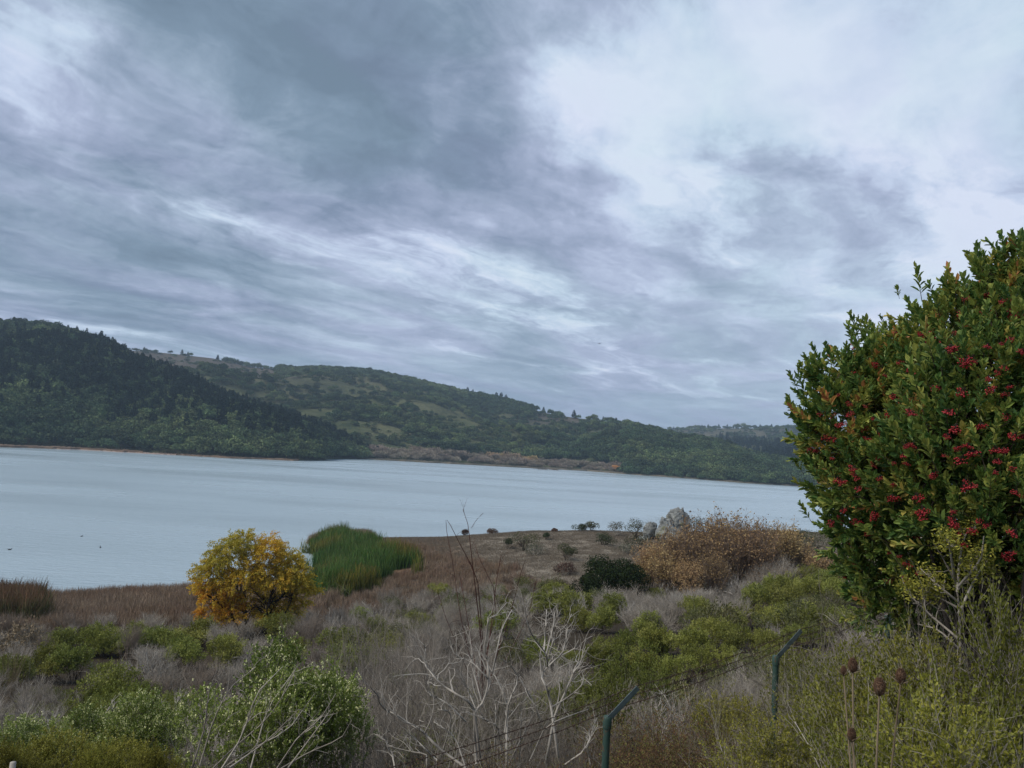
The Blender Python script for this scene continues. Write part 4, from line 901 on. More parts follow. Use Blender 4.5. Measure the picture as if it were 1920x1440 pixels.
fo = MB(); ctr = np.array([at(a_, b_, 78 + e_) for a_, b_, c_, h_, e_ in LB]) - tb; radl = np.array([l[2] for l in LB]); hue_ = np.array([l[3] for l in LB]) * .85
ns = 2900                                           # drooping leafy sprays
k = r.choice(len(LB), ns, p=radl ** 2 / (radl ** 2).sum()); dd = rand_dirs(ns, r, -.5); st = ctr[k] + dd * (radl[k] * 1.1 * r.uniform(.35, 1.0, ns))[:, None]
dirs = nrm(dd * np.array([1, 1, .3]) + np.array([0, 0, .15])); P3, Q3 = grow(st, dirs, r.uniform(.5, 1.1, ns), .012, 5, .1, 0, .3, r, .5); tubes(mb2 := MB(), P3, Q3, 3, 0, rng=r)
obj('branch', mb2.mesh('willow_sprays', dark_twig_m), tw)
per = 20; t_ = r.uniform(0, .999, (ns, per)); x_ = t_ * 5; i_ = x_.astype(int); fr = (x_ - i_)[..., None]
A_ = np.take_along_axis(P3, i_[..., None].repeat(3, -1), 1); B_ = np.take_along_axis(P3, (i_ + 1)[..., None].repeat(3, -1), 1); pp = (A_ * (1 - fr) + B_ * fr).reshape(-1, 3) + r.normal(size=(ns * per, 3)) * .07
tg = nrm((B_ - A_).reshape(-1, 3)); ld = nrm(tg + perp(tg, r) * .7 + np.array([0, 0, -.25]))
hh = np.clip(np.repeat(hue_[k] + r.normal(size=ns) * .12, per) + r.normal(size=ns * per) * .08, 0, 1)
leaves(fo, pp, ld, .21 * r.uniform(.6, 1.3, len(pp)), .095 * r.uniform(.7, 1.3, len(pp)), 0, hh, r)
obj('crown', fo.mesh('willow_crown', gold_m), tw)

# ------------------------------------------------------------------ dark bush, orange thicket, rocks, bushes on the point
def bush(name, px, py, dist, W, H, mat, stem, lab, seed, n=1800, size=.16, nl=8, group=None, base=True):
    r = np.random.default_rng(seed); b = at(px, py, dist); z = gsingle(b[0], b[1]) if base else b[2]; e_ = empty(name, (b[0], b[1], z - .1)); tag(e_, lab, 'bush', group)
    m1 = MB(); crown(m1, r, W, H, nl, n, size, zmin=-.7); m2 = MB(); P, Q = grow(r.normal(size=(7, 3)) * [.2, .2, 0], np.column_stack([r.normal(size=7) * .5, r.normal(size=7) * .5, np.ones(7)]), H * .8, W * .018, 5, .2, rng=r); tubes(m2, P, Q, 4, 0, rng=r)
    P, Q = grow(*sprout(P, Q, 8, .3, 1, (.4, .9), (.4, .7), .5, r), 3, .2, rng=r); tubes(m2, P, Q, 3, 0, rng=r)
    obj('foliage', m1.mesh('bush_foliage', mat), e_); obj('stems', m2.mesh('bush_stems', stem), e_); return e_
bush('dark_evergreen_bush', 1148, 1135, 82, 5.4, 4.6, dark_leaf_m, dark_twig_m, 'large dark green evergreen bush left of the orange thicket', 401, 9000, .17, 10)
bush('dark_evergreen_bush', 1108, 1135, 81, 3.2, 3.2, dark_leaf_m, dark_twig_m, 'smaller dark green lobe of bush touching the large dark one', 402, 3500, .17, 7)
PT = [  # px, base py, dist, width, height, kind, label
    (873, 1001, 158, 1.6, 1.4, 'b', 'left one of two small brown tufts on the crest of the point'), (922, 1001, 157, 1.9, 1.2, 'b', 'right one of two small brown tufts on the crest of the point'),
    (1088, 994, 152, 2.3, 1.5, 'd', 'dark rounded bush on the skyline left of the rocks, left of a pair'), (1110, 995, 152, 2.4, 1.8, 'o', 'olive rounded bush on the skyline, right one of a pair'),
    (1155, 1003, 148, 2.9, 2.6, 'g', 'grey green open bush on the skyline between the pair and the rocks'), (1192, 1008, 146, 4.4, 3.6, 'o', 'large olive bush leaning against the left side of the rocks'),
    (1024, 1014, 138, 1.3, 1.4, 'd', 'small dark bush alone in the middle of the dry grass'), (952, 1030, 128, 1.5, 2.0, 'd', 'narrow dark bush left of the low spreading bush on the point'),
    (982, 1032, 126, 4.6, 2.6, 'o', 'low spreading grey green bush in the dry grass of the point'), (1002, 1042, 122, 3.2, 1.4, 'g', 'low grey bush just right below the spreading bush on the point'),
    (1131, 1024, 134, 3.2, 1.7, 'd', 'low dark bush in the grass below the skyline pair'), (1061, 1054, 116, 2.6, 2.4, 'o', 'round olive bush standing alone below the middle of the point'),
    (1120, 1068, 108, 2.4, 1.7, 'd', 'small dark bush in the grass above the dark evergreen'), (1200, 1030, 130, 4.0, 2.4, 'o', 'olive bush at the foot of the rocks above the orange thicket'), (1175, 1036, 126, 3.0, 1.6, 'g', 'grey low bush between the dry grass and the orange thicket'),
    (1062, 1080, 104, 2.6, 1.4, 'b', 'brown low bush at the near edge of the grass'), (1302, 985, 156, 4.6, 3.2, 'd', 'dark flat topped bush just right of the rocks'), (1275, 992, 155, 3, 2.6, 'd', 'dark bush tucked behind the rocks'),
    (1465, 1005, 140, 2.6, 2.6, 'g', 'small open bush on the skyline right of the orange thicket'), (1500, 1008, 138, 4, 3.0, 'o', 'olive bush on the skyline near the berry tree'), (1530, 1015, 132, 4.6, 3.6, 'o', 'broad olive bush beside the left edge of the berry tree'), (1560, 1020, 128, 4.4, 3.4, 'g', 'grey green bush partly behind the berry tree'),
    (1125, 1012, 142, 1.4, 1.0, 'g', 'tiny grey bush on the slope below the skyline pair'), (1040, 1000, 150, 1.0, .6, 'b', 'tiny brown tuft on the crest left of the skyline pair')]
olive_bush_m = leaf_mat('olive bush leaves', [(0, (0.028, 0.034, 0.016)), (1, (0.085, 0.088, 0.042))], .1, .8, .01)
grey_bush_m = leaf_mat('grey bush leaves', [(0, (0.045, 0.048, 0.034)), (1, (0.13, 0.13, 0.095))], .1, .8, .01)
brown_bush_m = leaf_mat('brown tuft leaves', [(0, (0.045, 0.030, 0.022)), (1, (0.12, 0.075, 0.055))], .1, .8, .01)
DARKB = leaf_mat('dark bush leaves', [(0, (0.016, 0.024, 0.012)), (1, (0.050, 0.062, 0.028))], .1, .8, .01)
for i, (x, y, d_, W_, H_, k_, lb) in enumerate(PT):
    mt = {'b': brown_bush_m, 'd': DARKB, 'o': olive_bush_m, 'g': grey_bush_m}[k_]
    bush('point_bush', x, y, d_, W_, H_, mt, grey_twig_m if k_ in 'gb' else dark_twig_m, lb, 420 + i, 900 if k_ != 'g' else 600, .17, 7)
# rocks
def rock(seed, size, name='rock'):
    import bmesh
    from mathutils import noise
    bm = bmesh.new(); bmesh.ops.create_icosphere(bm, subdivisions=4, radius=1.0); o3 = Vector((seed * 3.1, seed, 0))
    planes = [(Vector(tuple(nrm(rand_dirs(1, np.random.default_rng(seed * 31 + i), -.3))[0])), .62 + .25 * ((seed * 7 + i * 13) % 10) / 10) for i in range(11)]
    for v in bm.verts:
        c = v.co.copy()
        for n_, d_ in planes:
            e_ = c.dot(n_) - d_
            if e_ > 0: c -= n_ * e_ * .95
        c += c.normalized() * (noise.fractal(c * 1.8 + o3, 1.0, 2.0, 5) * .20 - abs(noise.noise(c * 3.2 + o3)) * .22)
        v.co = Vector((c.x * size[0], c.y * size[1], c.z * size[2]))
    me = bpy.data.meshes.new(name); bm.to_mesh(me); bm.free(); me.materials.append(rock_m); return me
def make_rock_mat():
    m, t, o = new_mat('lichened grey rock'); P = t.add('ShaderNodeTexCoord').outputs['Object']
    a_ = t.noise(P, .9, 6, .65); b_ = t.noise(P, 3.5, 6, .7); c_ = t.noise(P, .5, 3, .5, 1.0)
    col = t.mix(t.maprange(a_, .35, .62), (0.15, 0.16, 0.16), (0.42, 0.435, 0.42)); col = t.mix(t.maprange(b_, .5, .72), col, (0.085, 0.085, 0.078)); col = t.mix(t.maprange(c_, .56, .66), col, (0.20, 0.20, 0.12))
    b = t.add('ShaderNodeBsdfPrincipled'); t.put(b.inputs['Base Color'], col); b.inputs['Roughness'].default_value = .95; b.inputs['Specular IOR Level'].default_value = .1
    bn = t.add('ShaderNodeBump'); bn.inputs['Strength'].default_value = 1; bn.inputs['Distance'].default_value = .5; t.put(bn.inputs['Height'], b_); t.l.new(bn.outputs[0], b.inputs['Normal']); t.l.new(b.outputs[0], o.inputs[0]); return m
rock_m = make_rock_mat()
for i, (x, y, d_, s_, lb) in enumerate([
    (1271, 978, 146, (1.9, 1.6, 2.6), 'tallest pale grey boulder of the outcrop on the point, upright with a rounded top'), (1250, 995, 143, (2.4, 1.8, 2.3), 'broad pale grey boulder in front of the tallest one of the outcrop'),
    (1262, 1006, 141, (2.2, 1.6, 1.6), 'low grey boulder at the foot of the outcrop beside the orange thicket'), (1217, 1002, 146, (1.5, 1.2, 2.1), 'pointed pale boulder at the left of the outcrop between bushes'), (1203, 1012, 145, (1.1, .9, .7), 'small low boulder at the left foot of the outcrop')]):
    c = at(x, y, d_); tag(obj('boulder', rock(i + 2, s_), None, tuple(c), (0, 0, i * 1.3), 1.3), lb, 'rock')
    # the outcrop's footing reaches the ground
rr_ = np.random.default_rng(9)
# bare bush by the rocks
def bare_bush(name, px, py, dist, H, n, mat, lab, seed, spread=.8, rad=.02, kids=(7, 6), up=.1, leafm=None, nleaf=0, lsize=.1, hue=(0, 1), cat='bush', group=None, wander=.2, sx=1.0, lean=(0, 0)):
    r = np.random.default_rng(seed); b = at(px, py, dist); z = gsingle(b[0], b[1]); e_ = empty(name, (b[0], b[1], z - .1)); tag(e_, lab, cat, group)
    m1 = MB(); lv = shrub_stems(m1, r, n, H, spread, rad, 2, 5, 3, 0, wander, kids, up=up); obj('stems', m1.mesh('bare_stems', mat), e_)
    if nleaf:
        m2 = MB(); P, Q = lv[2]; kk = r.integers(0, len(P), nleaf); tt = r.integers(1, P.shape[1], nleaf); p = P[kk, tt] + r.normal(size=(nleaf, 3)) * .06
        leaves(m2, p, rand_dirs(nleaf, r) + np.array([0, 0, -.3]), lsize * r.uniform(.6, 1.3, nleaf), lsize * .6, 0, r.uniform(*hue, nleaf), r); obj('foliage', m2.mesh('withered_leaves', leafm), e_)
    e_.scale = (sx, 1, 1); return e_
bare_bush('bare_bush', 1248, 1004, 147, 5.0, 10, grey_twig_m, 'leafless bush whose twigs stick up beside the tallest boulder', 461, .5, .03, (6, 5))
bare_bush('bare_bush', 1226, 1005, 147, 3.6, 8, grey_twig_m, 'leafless bush behind the pointed boulder', 462, .7, .03, (6, 5))
# orange and brown thicket: px, base py, dist, height, leaf share, hue range, label
TH = [(1195, 1112, 86, 4.6, 1, (.3, 1), 'orange leaved willow at the left end of the thicket'), (1220, 1108, 88, 6.0, 1, (.3, 1), 'orange leaved willow second from the left end of the thicket'), (1245, 1112, 85, 6.0, 1, (.25, .9), 'orange brown willow in the left front of the thicket'),
      (1262, 1100, 91, 7.6, .55, (.1, .8), 'tall brown willow rising behind the orange left end'), (1290, 1108, 88, 8.0, .4, (.1, .7), 'brown willow left of the thicket middle'), (1318, 1100, 91, 9.0, .5, (.2, 1), 'tall willow at the top of the thicket with pale tips'),
      (1345, 1104, 88, 8.4, .35, (.1, .7), 'brown twiggy willow in the thicket middle'), (1368, 1096, 92, 9.2, .55, (.3, 1), 'tall pale topped willow right of the thicket middle'), (1392, 1098, 89, 8.0, .35, (.1, .7), 'brown bare willow in the right half of the thicket'),
      (1415, 1088, 93, 7.8, .3, (.1, .7), 'grey brown bare willow at the right shoulder of the thicket'), (1448, 1078, 95, 7.0, .95, (.35, 1), 'orange leaved willow right of the grey brown shoulder'), (1475, 1074, 95, 6.6, 1, (.35, 1), 'orange leaved willow at the right end of the tall thicket'),
      (1330, 1112, 84, 5.2, .5, (.1, .8), 'shorter brown willow at the front middle of the thicket'), (1290, 1115, 83, 4.4, .8, (.2, .9), 'short orange brown willow at the front left of the thicket'), (1430, 1094, 86, 4.6, .05, (.1, .5), 'bare mauve grey willow in front of the right end'),
      (1470, 1084, 88, 4.8, .0, (.1, .5), 'second bare mauve grey willow in front of the right end'), (1510, 1076, 90, 3.6, .05, (.2, .8), 'low bare willow with a few yellow leaves near the berry tree'), (1545, 1068, 92, 3.8, .7, (.3, .9), 'low yellowish willow close to the berry tree'), (1500, 1064, 98, 4.4, .3, (.3, .9), 'yellow brown willow behind the mauve grey ones')]
thick_twig_m = bark_mat('thicket twigs', (0.11, 0.080, 0.062), (0.25, 0.185, 0.145), scale=4)
def thick_proto(seed, mat, nleaf, hue):
    r = np.random.default_rng(seed); st = MB(); fo = MB(); nl = 9
    c = rand_dirs(nl, r, -.1) * np.array([1.9, 1.9, 2.6]) * r.uniform(.4, 1.1, (nl, 1)); c[:, 2] += 3.3; rd = r.uniform(1.0, 1.9, nl); nt = 420
    k = r.choice(nl, nt, p=rd ** 2 / (rd ** 2).sum()); d = rand_dirs(nt, r, -.95); p = c[k] + d * (rd[k] * r.uniform(.35, .95, nt))[:, None]; up = nrm(d * .6 + np.array([0, 0, 1.0]) + r.normal(size=(nt, 3)) * .3)
    P, Q = grow(p - up * .6, up, r.uniform(.9, 2.0, nt), .018, 4, .13, .05, .35, r); tubes(st, P, Q, 3, 0, rng=r)
    P1, Q1 = grow(*sprout(P, Q, 4, .15, 1, (.3, .8), (.35, .65), .6, r, .25), 3, .16, .05, .4, r); tubes(st, P1, Q1, 3, 0, rng=r)
    g = r.normal(size=(9, 3)) * [.5, .5, 0]; tg = c[r.integers(0, nl, 9)] + r.normal(size=(9, 3)) * .4; v = tg - g; P2, Q2 = grow(g, v, np.linalg.norm(v, axis=1) * 1.15, .07, 7, .1, 0, .3, r); tubes(st, P2, Q2, 4, 0, rng=r)
    kk = r.integers(0, len(P1), nleaf); q = P1[kk, r.integers(1, 4, nleaf)] + r.normal(size=(nleaf, 3)) * .08
    leaves(fo, q, rand_dirs(nleaf, r) + np.array([0, 0, -.3]), .19 * r.uniform(.6, 1.3, nleaf), .12, 0, r.uniform(*hue, nleaf), r); return st.mesh('thicket_stems', mat), fo.mesh('thicket_leaves', rust_leaf_m)
TP = {'full': [thick_proto(560 + i, thick_twig_m, 5200, (.25, 1)) for i in range(2)], 'half': [thick_proto(565 + i, thick_twig_m, 2200, (.1, .8)) for i in range(2)], 'bare': [thick_proto(570 + i, grey_twig_m, 250, (.1, .6)) for i in range(2)]}
for i, (x, y, d_, H_, lf_, hu, lb) in enumerate(TH):
    b_ = at(x, y, d_); z_ = gsingle(b_[0], b_[1]); e_ = empty('autumn_willow', (b_[0], b_[1], z_ - .3), i * 1.9); tag(e_, lb, 'tree'); s_ = H_ * (1.08 if lf_ > .1 else .9) / 7.4; e_.scale = (max(s_, .7) * 1.05, max(s_, .7) * 1.05, s_)
    st_, fo_ = TP['full' if lf_ > .65 else ('half' if lf_ > .1 else 'bare')][i % 2]; obj('stems', st_, e_); obj('foliage', fo_, e_)
for i, (x, y, d_, H_, lf_, hu, lb) in enumerate([]):
    bare_bush('autumn_willow', x, y, d_, H_ * (.92 if lf_ > .45 else .80), 26, thick_twig_m if lf_ > .1 else grey_twig_m, lb, 500 + i, .62 + .1 * (lf_ > .8), .03, (8, 8), .12, rust_leaf_m, int(3500 * lf_), .17, hu, 'tree', wander=.16)
# reddish brown brambles in the hollow left of the dark bush
for i, (x, y, d_, H_) in enumerate([(1015, 1100, 92, 1.7), (1045, 1096, 94, 1.6), (985, 1092, 96, 1.6), (1075, 1104, 90, 1.8), (955, 1088, 97, 1.5)]):
    bare_bush('bramble', x, y, d_, H_, 26, brown_twig_m, 'low reddish brown bramble in the hollow left of the dark evergreen bush', 540 + i, 1.3, .02, (7, 6), .1, brown_bush_m, 900, .12, (.3, 1), 'shrub', 'brambles in the hollow')
# ------------------------------------------------------------------ toyon: the large berry tree at the right
toyon_m = leaf_mat('toyon leaves', [(0, (0.020, 0.046, 0.016)), (.3, (0.045, 0.092, 0.024)), (.55, (0.110, 0.150, 0.034)), (.8, (0.21, 0.22, 0.05)), (.95, (0.30, 0.24, 0.06)), (1, (0.30, 0.13, 0.05))], .28, .42, .0, objscale=.15, spec=.3, gain=1.6)
berry_m = plain_mat('red toyon berries', (0.42, 0.016, 0.022), .4, var=(0.22, 0.010, 0.018), scale=30)
r = np.random.default_rng(601)
TD = 6.6; tx, ty = at(1905, 900, TD)[:2]; TB = np.array([tx, ty, gsingle(tx, ty)])
toyon = empty('toyon_tree', tuple(TB)); tag(toyon, 'large evergreen tree hung with clusters of red berries at the right edge beside the fence', 'tree')
TL = [  # px, py, radius px, depth offset, yellowing
    (1880, 800, 250, .5, .10), (1700, 795, 118, 0, .28), (1600, 800, 95, -.1, .22), (1560, 715, 62, 0, .05), (1632, 715, 66, .1, .20), (1740, 680, 82, .1, .34), (1815, 630, 84, 0, .34), (1885, 570, 78, .1, .3), (1915, 500, 50, 0, .05),
    (1555, 850, 62, 0, .22), (1575, 915, 72, .1, .12), (1640, 900, 95, -.35, .18), (1600, 975, 66, .1, .0), (1670, 990, 80, -.2, .05), (1650, 1070, 58, 0, .12), (1760, 900, 110, -.6, .12), (1740, 1020, 100, -.35, .10), (1860, 950, 120, -.8, .12), (1900, 720, 120, -.4, .12),
    (1830, 740, 105, -.55, .12), (1960, 640, 120, 0, .2), (2050, 760, 220, .3, .1), (2060, 950, 200, 0, .1), (1900, 1060, 110, .3, 0), (1800, 830, 105, -.75, .12), (1668, 655, 36, .2, .3), (1598, 655, 26, .1, .02), (1720, 615, 26, .1, .2), (1790, 570, 28, .1, .3), (1845, 510, 28, 0, .2), (1695, 1125, 92, .1, .1), (1780, 1130, 110, .5, .0), (1870, 1150, 115, .4, 0), (1645, 1105, 72, .1, .1), (1625, 1040, 78, .2, .1), (1950, 1130, 120, .2, 0)]
LC = np.array([at(a, b, TD + d_) for a, b, c, d_, y_ in TL]); LR = np.array([(c - 20 if c > 45 else c - 10) * TD / F for a, b, c, d_, y_ in TL]); LY = np.array([l[4] * 1.3 for l in TL])
CC = np.array(at(1900, 850, TD + .5)) 
def spray_points(n, rng, rmin, rmax):
    k = rng.choice(len(TL), n, p=LR ** 2 / (LR ** 2).sum()); d = rand_dirs(n, rng, -.75); p = LC[k] + d * (LR[k] * rng.uniform(rmin, rmax, n))[:, None]
    # leave out what would sit deep inside a neighbouring lobe
    dist = np.linalg.norm(p[:, None] - LC[None], axis=-1) / LR[None]; dist[np.arange(n), k] = 9
    ok = dist.min(1) > .62
    return p[ok], d[ok], k[ok]
def make_spray(seed, n=15, L=.20, upright=.5):
    rg = np.random.default_rng(seed); mb = MB(); P, Q = grow([(0, 0, -L * .25)], (0, 0, 1), L, .0032, 2, .04, rng=rg); tubes(mb, P, Q, 3, 0, a=.3, rng=rg)
    t = np.linspace(.25, 1, n); x = t * 1.99; i = x.astype(int); p = P[0, i] + (P[0, i + 1] - P[0, i]) * (x - i)[:, None]; a = np.arange(n) * 2.4 + rg.uniform(-.3, .3, n)
    tilt = 1.15 - .75 * t + rg.uniform(-.15, .15, n); d = np.column_stack([np.cos(a) * np.sin(tilt), np.sin(a) * np.sin(tilt), np.cos(tilt)])
    leaves(mb, p, d, .078 * rg.uniform(.7, 1.15, n) * (1.1 - .35 * t), .029 * rg.uniform(.8, 1.15, n), 1, None, rg, nrm_hint=np.array([0, 0, 1.]), six=True, fold=.22)
    V = np.concatenate(mb.v); Fq = np.concatenate(mb.f); M = np.concatenate(mb.m); A = np.concatenate(mb.a); return mb, V, Fq, M, A, n
SP = [make_spray(610 + i, 13 + i, .16 + .02 * i) for i in range(6)]
def frame_of(d, rng):
    z = nrm(d); x = perp(z, rng); y = np.cross(z, x); return np.stack([x, y, z], -1)
p, d, k = spray_points(9000, r, .45, 1.02)
ax = nrm(d * .9 + np.array([0, 0, .65]) + r.normal(size=d.shape) * .25)
# loose shoots that break the outline
p2, d2, k2 = spray_points(700, r, 1.0, 1.22); m_ = (d2[:, 2] > -.1); p2, d2, k2 = p2[m_], d2[m_], k2[m_]; ax2 = nrm(d2 * .55 + np.array([-.05, 0, 1.0]) + r.normal(size=d2.shape) * .2)
SX = np.array([(1482, 712), (1496, 700), (1512, 722), (1500, 735), (1595, 610), (1602, 640), (1585, 650), (1572, 665), (1612, 660), (1622, 628), (1655, 603), (1690, 600), (1713, 575), (1768, 545), (1775, 575), (1835, 480), (1828, 500), (1900, 450), (1893, 475), (1912, 470), (1850, 485), (1870, 495), (1490, 870), (1498, 812), (1510, 790), (1505, 960), (1532, 690), (1545, 680), (1740, 560), (1560, 1010), (1592, 615), (1606, 600), (1520, 745), (1640, 1110), (1600, 1090), (1655, 1140)])
p3 = at(SX[:, 0] + 12, SX[:, 1] + np.where(SX[:, 1] < 700, 30, 12), TD + r.uniform(-.15, .15, len(SX))); dd3 = nrm(p3 - CC); ax3 = nrm(dd3 * .5 + np.array([-.1, 0, 1]) * (np.where(SX[:, 1] > 1000, -.1, 1))[:, None])
p = np.concatenate([p, p2, p3]); ax = np.concatenate([ax, ax2, ax3]); yel = np.concatenate([LY[k], LY[k2] * .5, np.full(len(p3), .0)])
n = len(p); yel = np.where(r.uniform(0, 1, n) < yel * 1.5, r.uniform(.28, .60, n), r.uniform(0, .26, n)); Fm = frame_of(ax, r); sc_s = r.uniform(.6, 1.15, n); pick = r.integers(0, 6, n)
# the three hundred sprays that show largest are single parts
front = np.argsort(np.linalg.norm(p - CAM, axis=1) + (proj(p)[0] > 1925) * 5 + (np.arange(n) < n - len(p3)) * .25)[:300]; isf = np.zeros(n, bool); isf[front] = True
variants = {}
for i in front:
    yq = int(yel[i] * 5); key = (pick[i], yq)
    if key not in variants:
        src_mb, V, Fq, M, A, nn = SP[pick[i]]; m_ = MB(); a_ = np.where(np.arange(len(V)) < len(V) - nn * 6, .3, np.clip(.15 + A * .42 + yq / 5, 0, 1)); m_.add(V, Fq, 0, a_); m_.m = [M]
        variants[key] = m_.mesh('leaf_spray', [dark_twig_m, toyon_m])
    o = obj('leaf_spray', variants[key], toyon); o.matrix_parent_inverse = Matrix.Identity(4)
    Mx = Matrix([[*Fm[i][0], 0], [*Fm[i][1], 0], [*Fm[i][2], 0], [0, 0, 0, 1]]); o.matrix_local = Matrix.Translation(Vector(p[i] - TB)) @ Mx @ Matrix.Scale(float(sc_s[i]), 4)
big = MB()
for j in range(6):
    ii = np.where((pick == j) & ~isf)[0]; _, V, Fq, M, A, nn = SP[j]; nv = len(V); nst = nv - nn * 6
    VV = np.einsum('nij,vj->nvi', Fm[ii] * sc_s[ii, None, None], V) + (p[ii] - TB)[:, None]; FF = (Fq[None] + (np.arange(len(ii)) * nv)[:, None, None]).reshape(-1, 4)
    AA = np.where(np.arange(nv) < nst, .3, np.clip(.12 + A[None] * .40 + yel[ii, None], 0, 1)); big.add(VV, FF, 0, AA.ravel()); big.m[-1] = np.tile(M, len(ii))
o = obj('foliage', big.mesh('toyon_foliage', [dark_twig_m, toyon_m]), toyon); o['kind'] = 'stuff'
# trunk and limbs
mb = MB(); t0 = np.repeat([[0, 0, -.2]], 16, 0) + r.normal(size=(16, 3)) * [.15, .15, 0]; tgt = LC[np.array([0, 5, 6, 7, 15, 16, 17, 18, 19, 20, 24, 0, 18, 1, 11, 13])] - TB
P, Q = grow(t0, tgt / np.linalg.norm(tgt, axis=1)[:, None], np.linalg.norm(tgt, axis=1) * .86, .035, 8, .06, 0, .3, r); tubes(mb, P, Q, 6, 0, rng=r)
a = sprout(P, Q, 12, .45, 1, (.3, .9), (.12, .25), .5, r, .15); P1, Q1 = grow(*a, 5, .15, 0, .3, r); tubes(mb, P1, Q1, 4, 0, rng=r)
a = sprout(P1, Q1, 6, .3, 1, (.3, .9), (.3, .6), .5, r, .1); P1, Q1 = grow(*a, 4, .15, 0, .3, r); tubes(mb, P1, Q1, 3, 0, rng=r)
obj('trunk', mb.mesh('toyon_trunk', bark_mat('toyon bark', (0.035, 0.028, 0.024), (0.10, 0.085, 0.075), scale=14)), toyon)
# berry clusters: measured places, then more over the crown
def berry_cluster(seed, n=30):
    import bmesh
    rg = np.random.default_rng(seed); bm = bmesh.new(); bmesh.ops.create_icosphere(bm, subdivisions=1, radius=1); V0 = np.array([v.co[:] for v in bm.verts]); F0 = np.array([[v.index for v in f.verts] + [f.verts[2].index] for f in bm.faces]); bm.free()
    mb = MB(); c = rand_dirs(n, rg) * np.array([.040, .040, .030]) * rg.uniform(.3, 1, (n, 1))
    for q_ in c: mb.add(V0 * rg.uniform(.0045, .0062) + q_, F0, 0, .5, True)
    P, Q = grow(np.repeat([[0, 0, .05]], n, 0), c - [0, 0, .05], np.linalg.norm(c - [0, 0, .05], axis=1), .0009, 2, .05, rng=rg); tubes(mb, P, Q, 3, 1, rng=rg); return mb
def tri_mesh(mb, nm, mats):
    """berries are made of triangles, their stalks of quads"""
    V = np.concatenate(mb.v); Fq = np.concatenate(mb.f); M = np.concatenate(mb.m); S_ = np.concatenate(mb.sm)
    fl = [tuple(f[:3]) if f[2] == f[3] else tuple(f) for f in Fq.tolist()]; me = bpy.data.meshes.new(nm); me.from_pydata(V.tolist(), [], fl)
    me.polygons.foreach_set('material_index', M.astype(np.int32)); me.polygons.foreach_set('use_smooth', S_)
    for m_ in mats: me.materials.append(m_)
    return me
BC = [tri_mesh(berry_cluster(640 + i, 34 + 5 * i), 'berry_cluster', [berry_m, dark_twig_m]) for i in range(4)]
BPX = [(1548, 820), (1560, 825), (1592, 758), (1600, 700), (1607, 712), (1625, 716), (1580, 795), (1591, 780), (1622, 762), (1640, 785), (1667, 778), (1648, 813), (1626, 824), (1676, 745), (1690, 752), (1711, 777), (1646, 860), (1637, 872), (1676, 870), (1650, 898), (1700, 838), (1710, 835), (1778, 773), (1775, 820), (1792, 807), (1808, 682),
       (1823, 852), (1869, 866), (1771, 855), (1800, 865), (1886, 783), (1812, 915), (1822, 912), (1750, 890), (1722, 935), (1724, 965), (1733, 960), (1729, 971), (1782, 972), (1810, 905), (1500, 940), (1512, 942), (1519, 945), (1542, 975), (1559, 982), (1576, 968), (1581, 978), (1606, 980), (1630, 1002), (1667, 1037), (1702, 1060), (1725, 1075),
       (1701, 1087), (1665, 1090), (1860, 548), (1850, 555), (1880, 565), (1913, 590), (1790, 625), (1775, 640), (1785, 655), (1765, 630), (1687, 680), (1753, 730), (1760, 728), (1820, 675), (1838, 590), (1905, 925), (1898, 1000), (1520, 842), (1530, 845), (1560, 860), (1598, 880), (1600, 890), (1580, 905), (1660, 705), (1720, 700), (1640, 685), (1560, 780),
       (1700, 870), (1840, 800), (1915, 820), (1675, 935), (1915, 660), (1745, 610), (1810, 560), (1870, 700), (1850, 985), (1900, 880)]
lobe_front = []
for p_ in spray_points(110, np.random.default_rng(77), .96, 1.03)[0]:
    if proj(p_)[0] > 1925 or p_[1] > TB[1] + .6: obj('berry_cluster', BC[int(r.integers(4))], toyon, tuple(p_ - TB), tuple(r.uniform(-.6, .6, 3)), float(r.uniform(.6, 1.1)))
for (x, y) in BPX + [(int(a), int(b)) for a, b in zip(r.uniform(1520, 1910, 70), r.uniform(560, 1050, 70)) if (a - 1900) ** 2 / 400 ** 2 + (b - 830) ** 2 / 350 ** 2 < 1]:
    dr_ = ray(x, y); dr_ = dr_ / np.linalg.norm(dr_); oc = CAM - LC; bq = (oc * dr_).sum(1); cq = (oc ** 2).sum(1) - (LR * 1.0) ** 2; disc = bq * bq - cq
    tt = np.where(disc > 0, -bq - np.sqrt(np.maximum(disc, 0)), 99); t_ = tt.min()
    if t_ > 50: continue
    o = obj('berry_cluster', BC[int(r.integers(4))], toyon, tuple(CAM + dr_ * (t_ - .06) - TB), tuple(r.uniform(-.6, .6, 3)), tuple(float(q_) for q_ in r.uniform(.6, 1.08) * np.array([r.uniform(.7, 1.3), r.uniform(.7, 1.3), r.uniform(.5, 1.0)])))

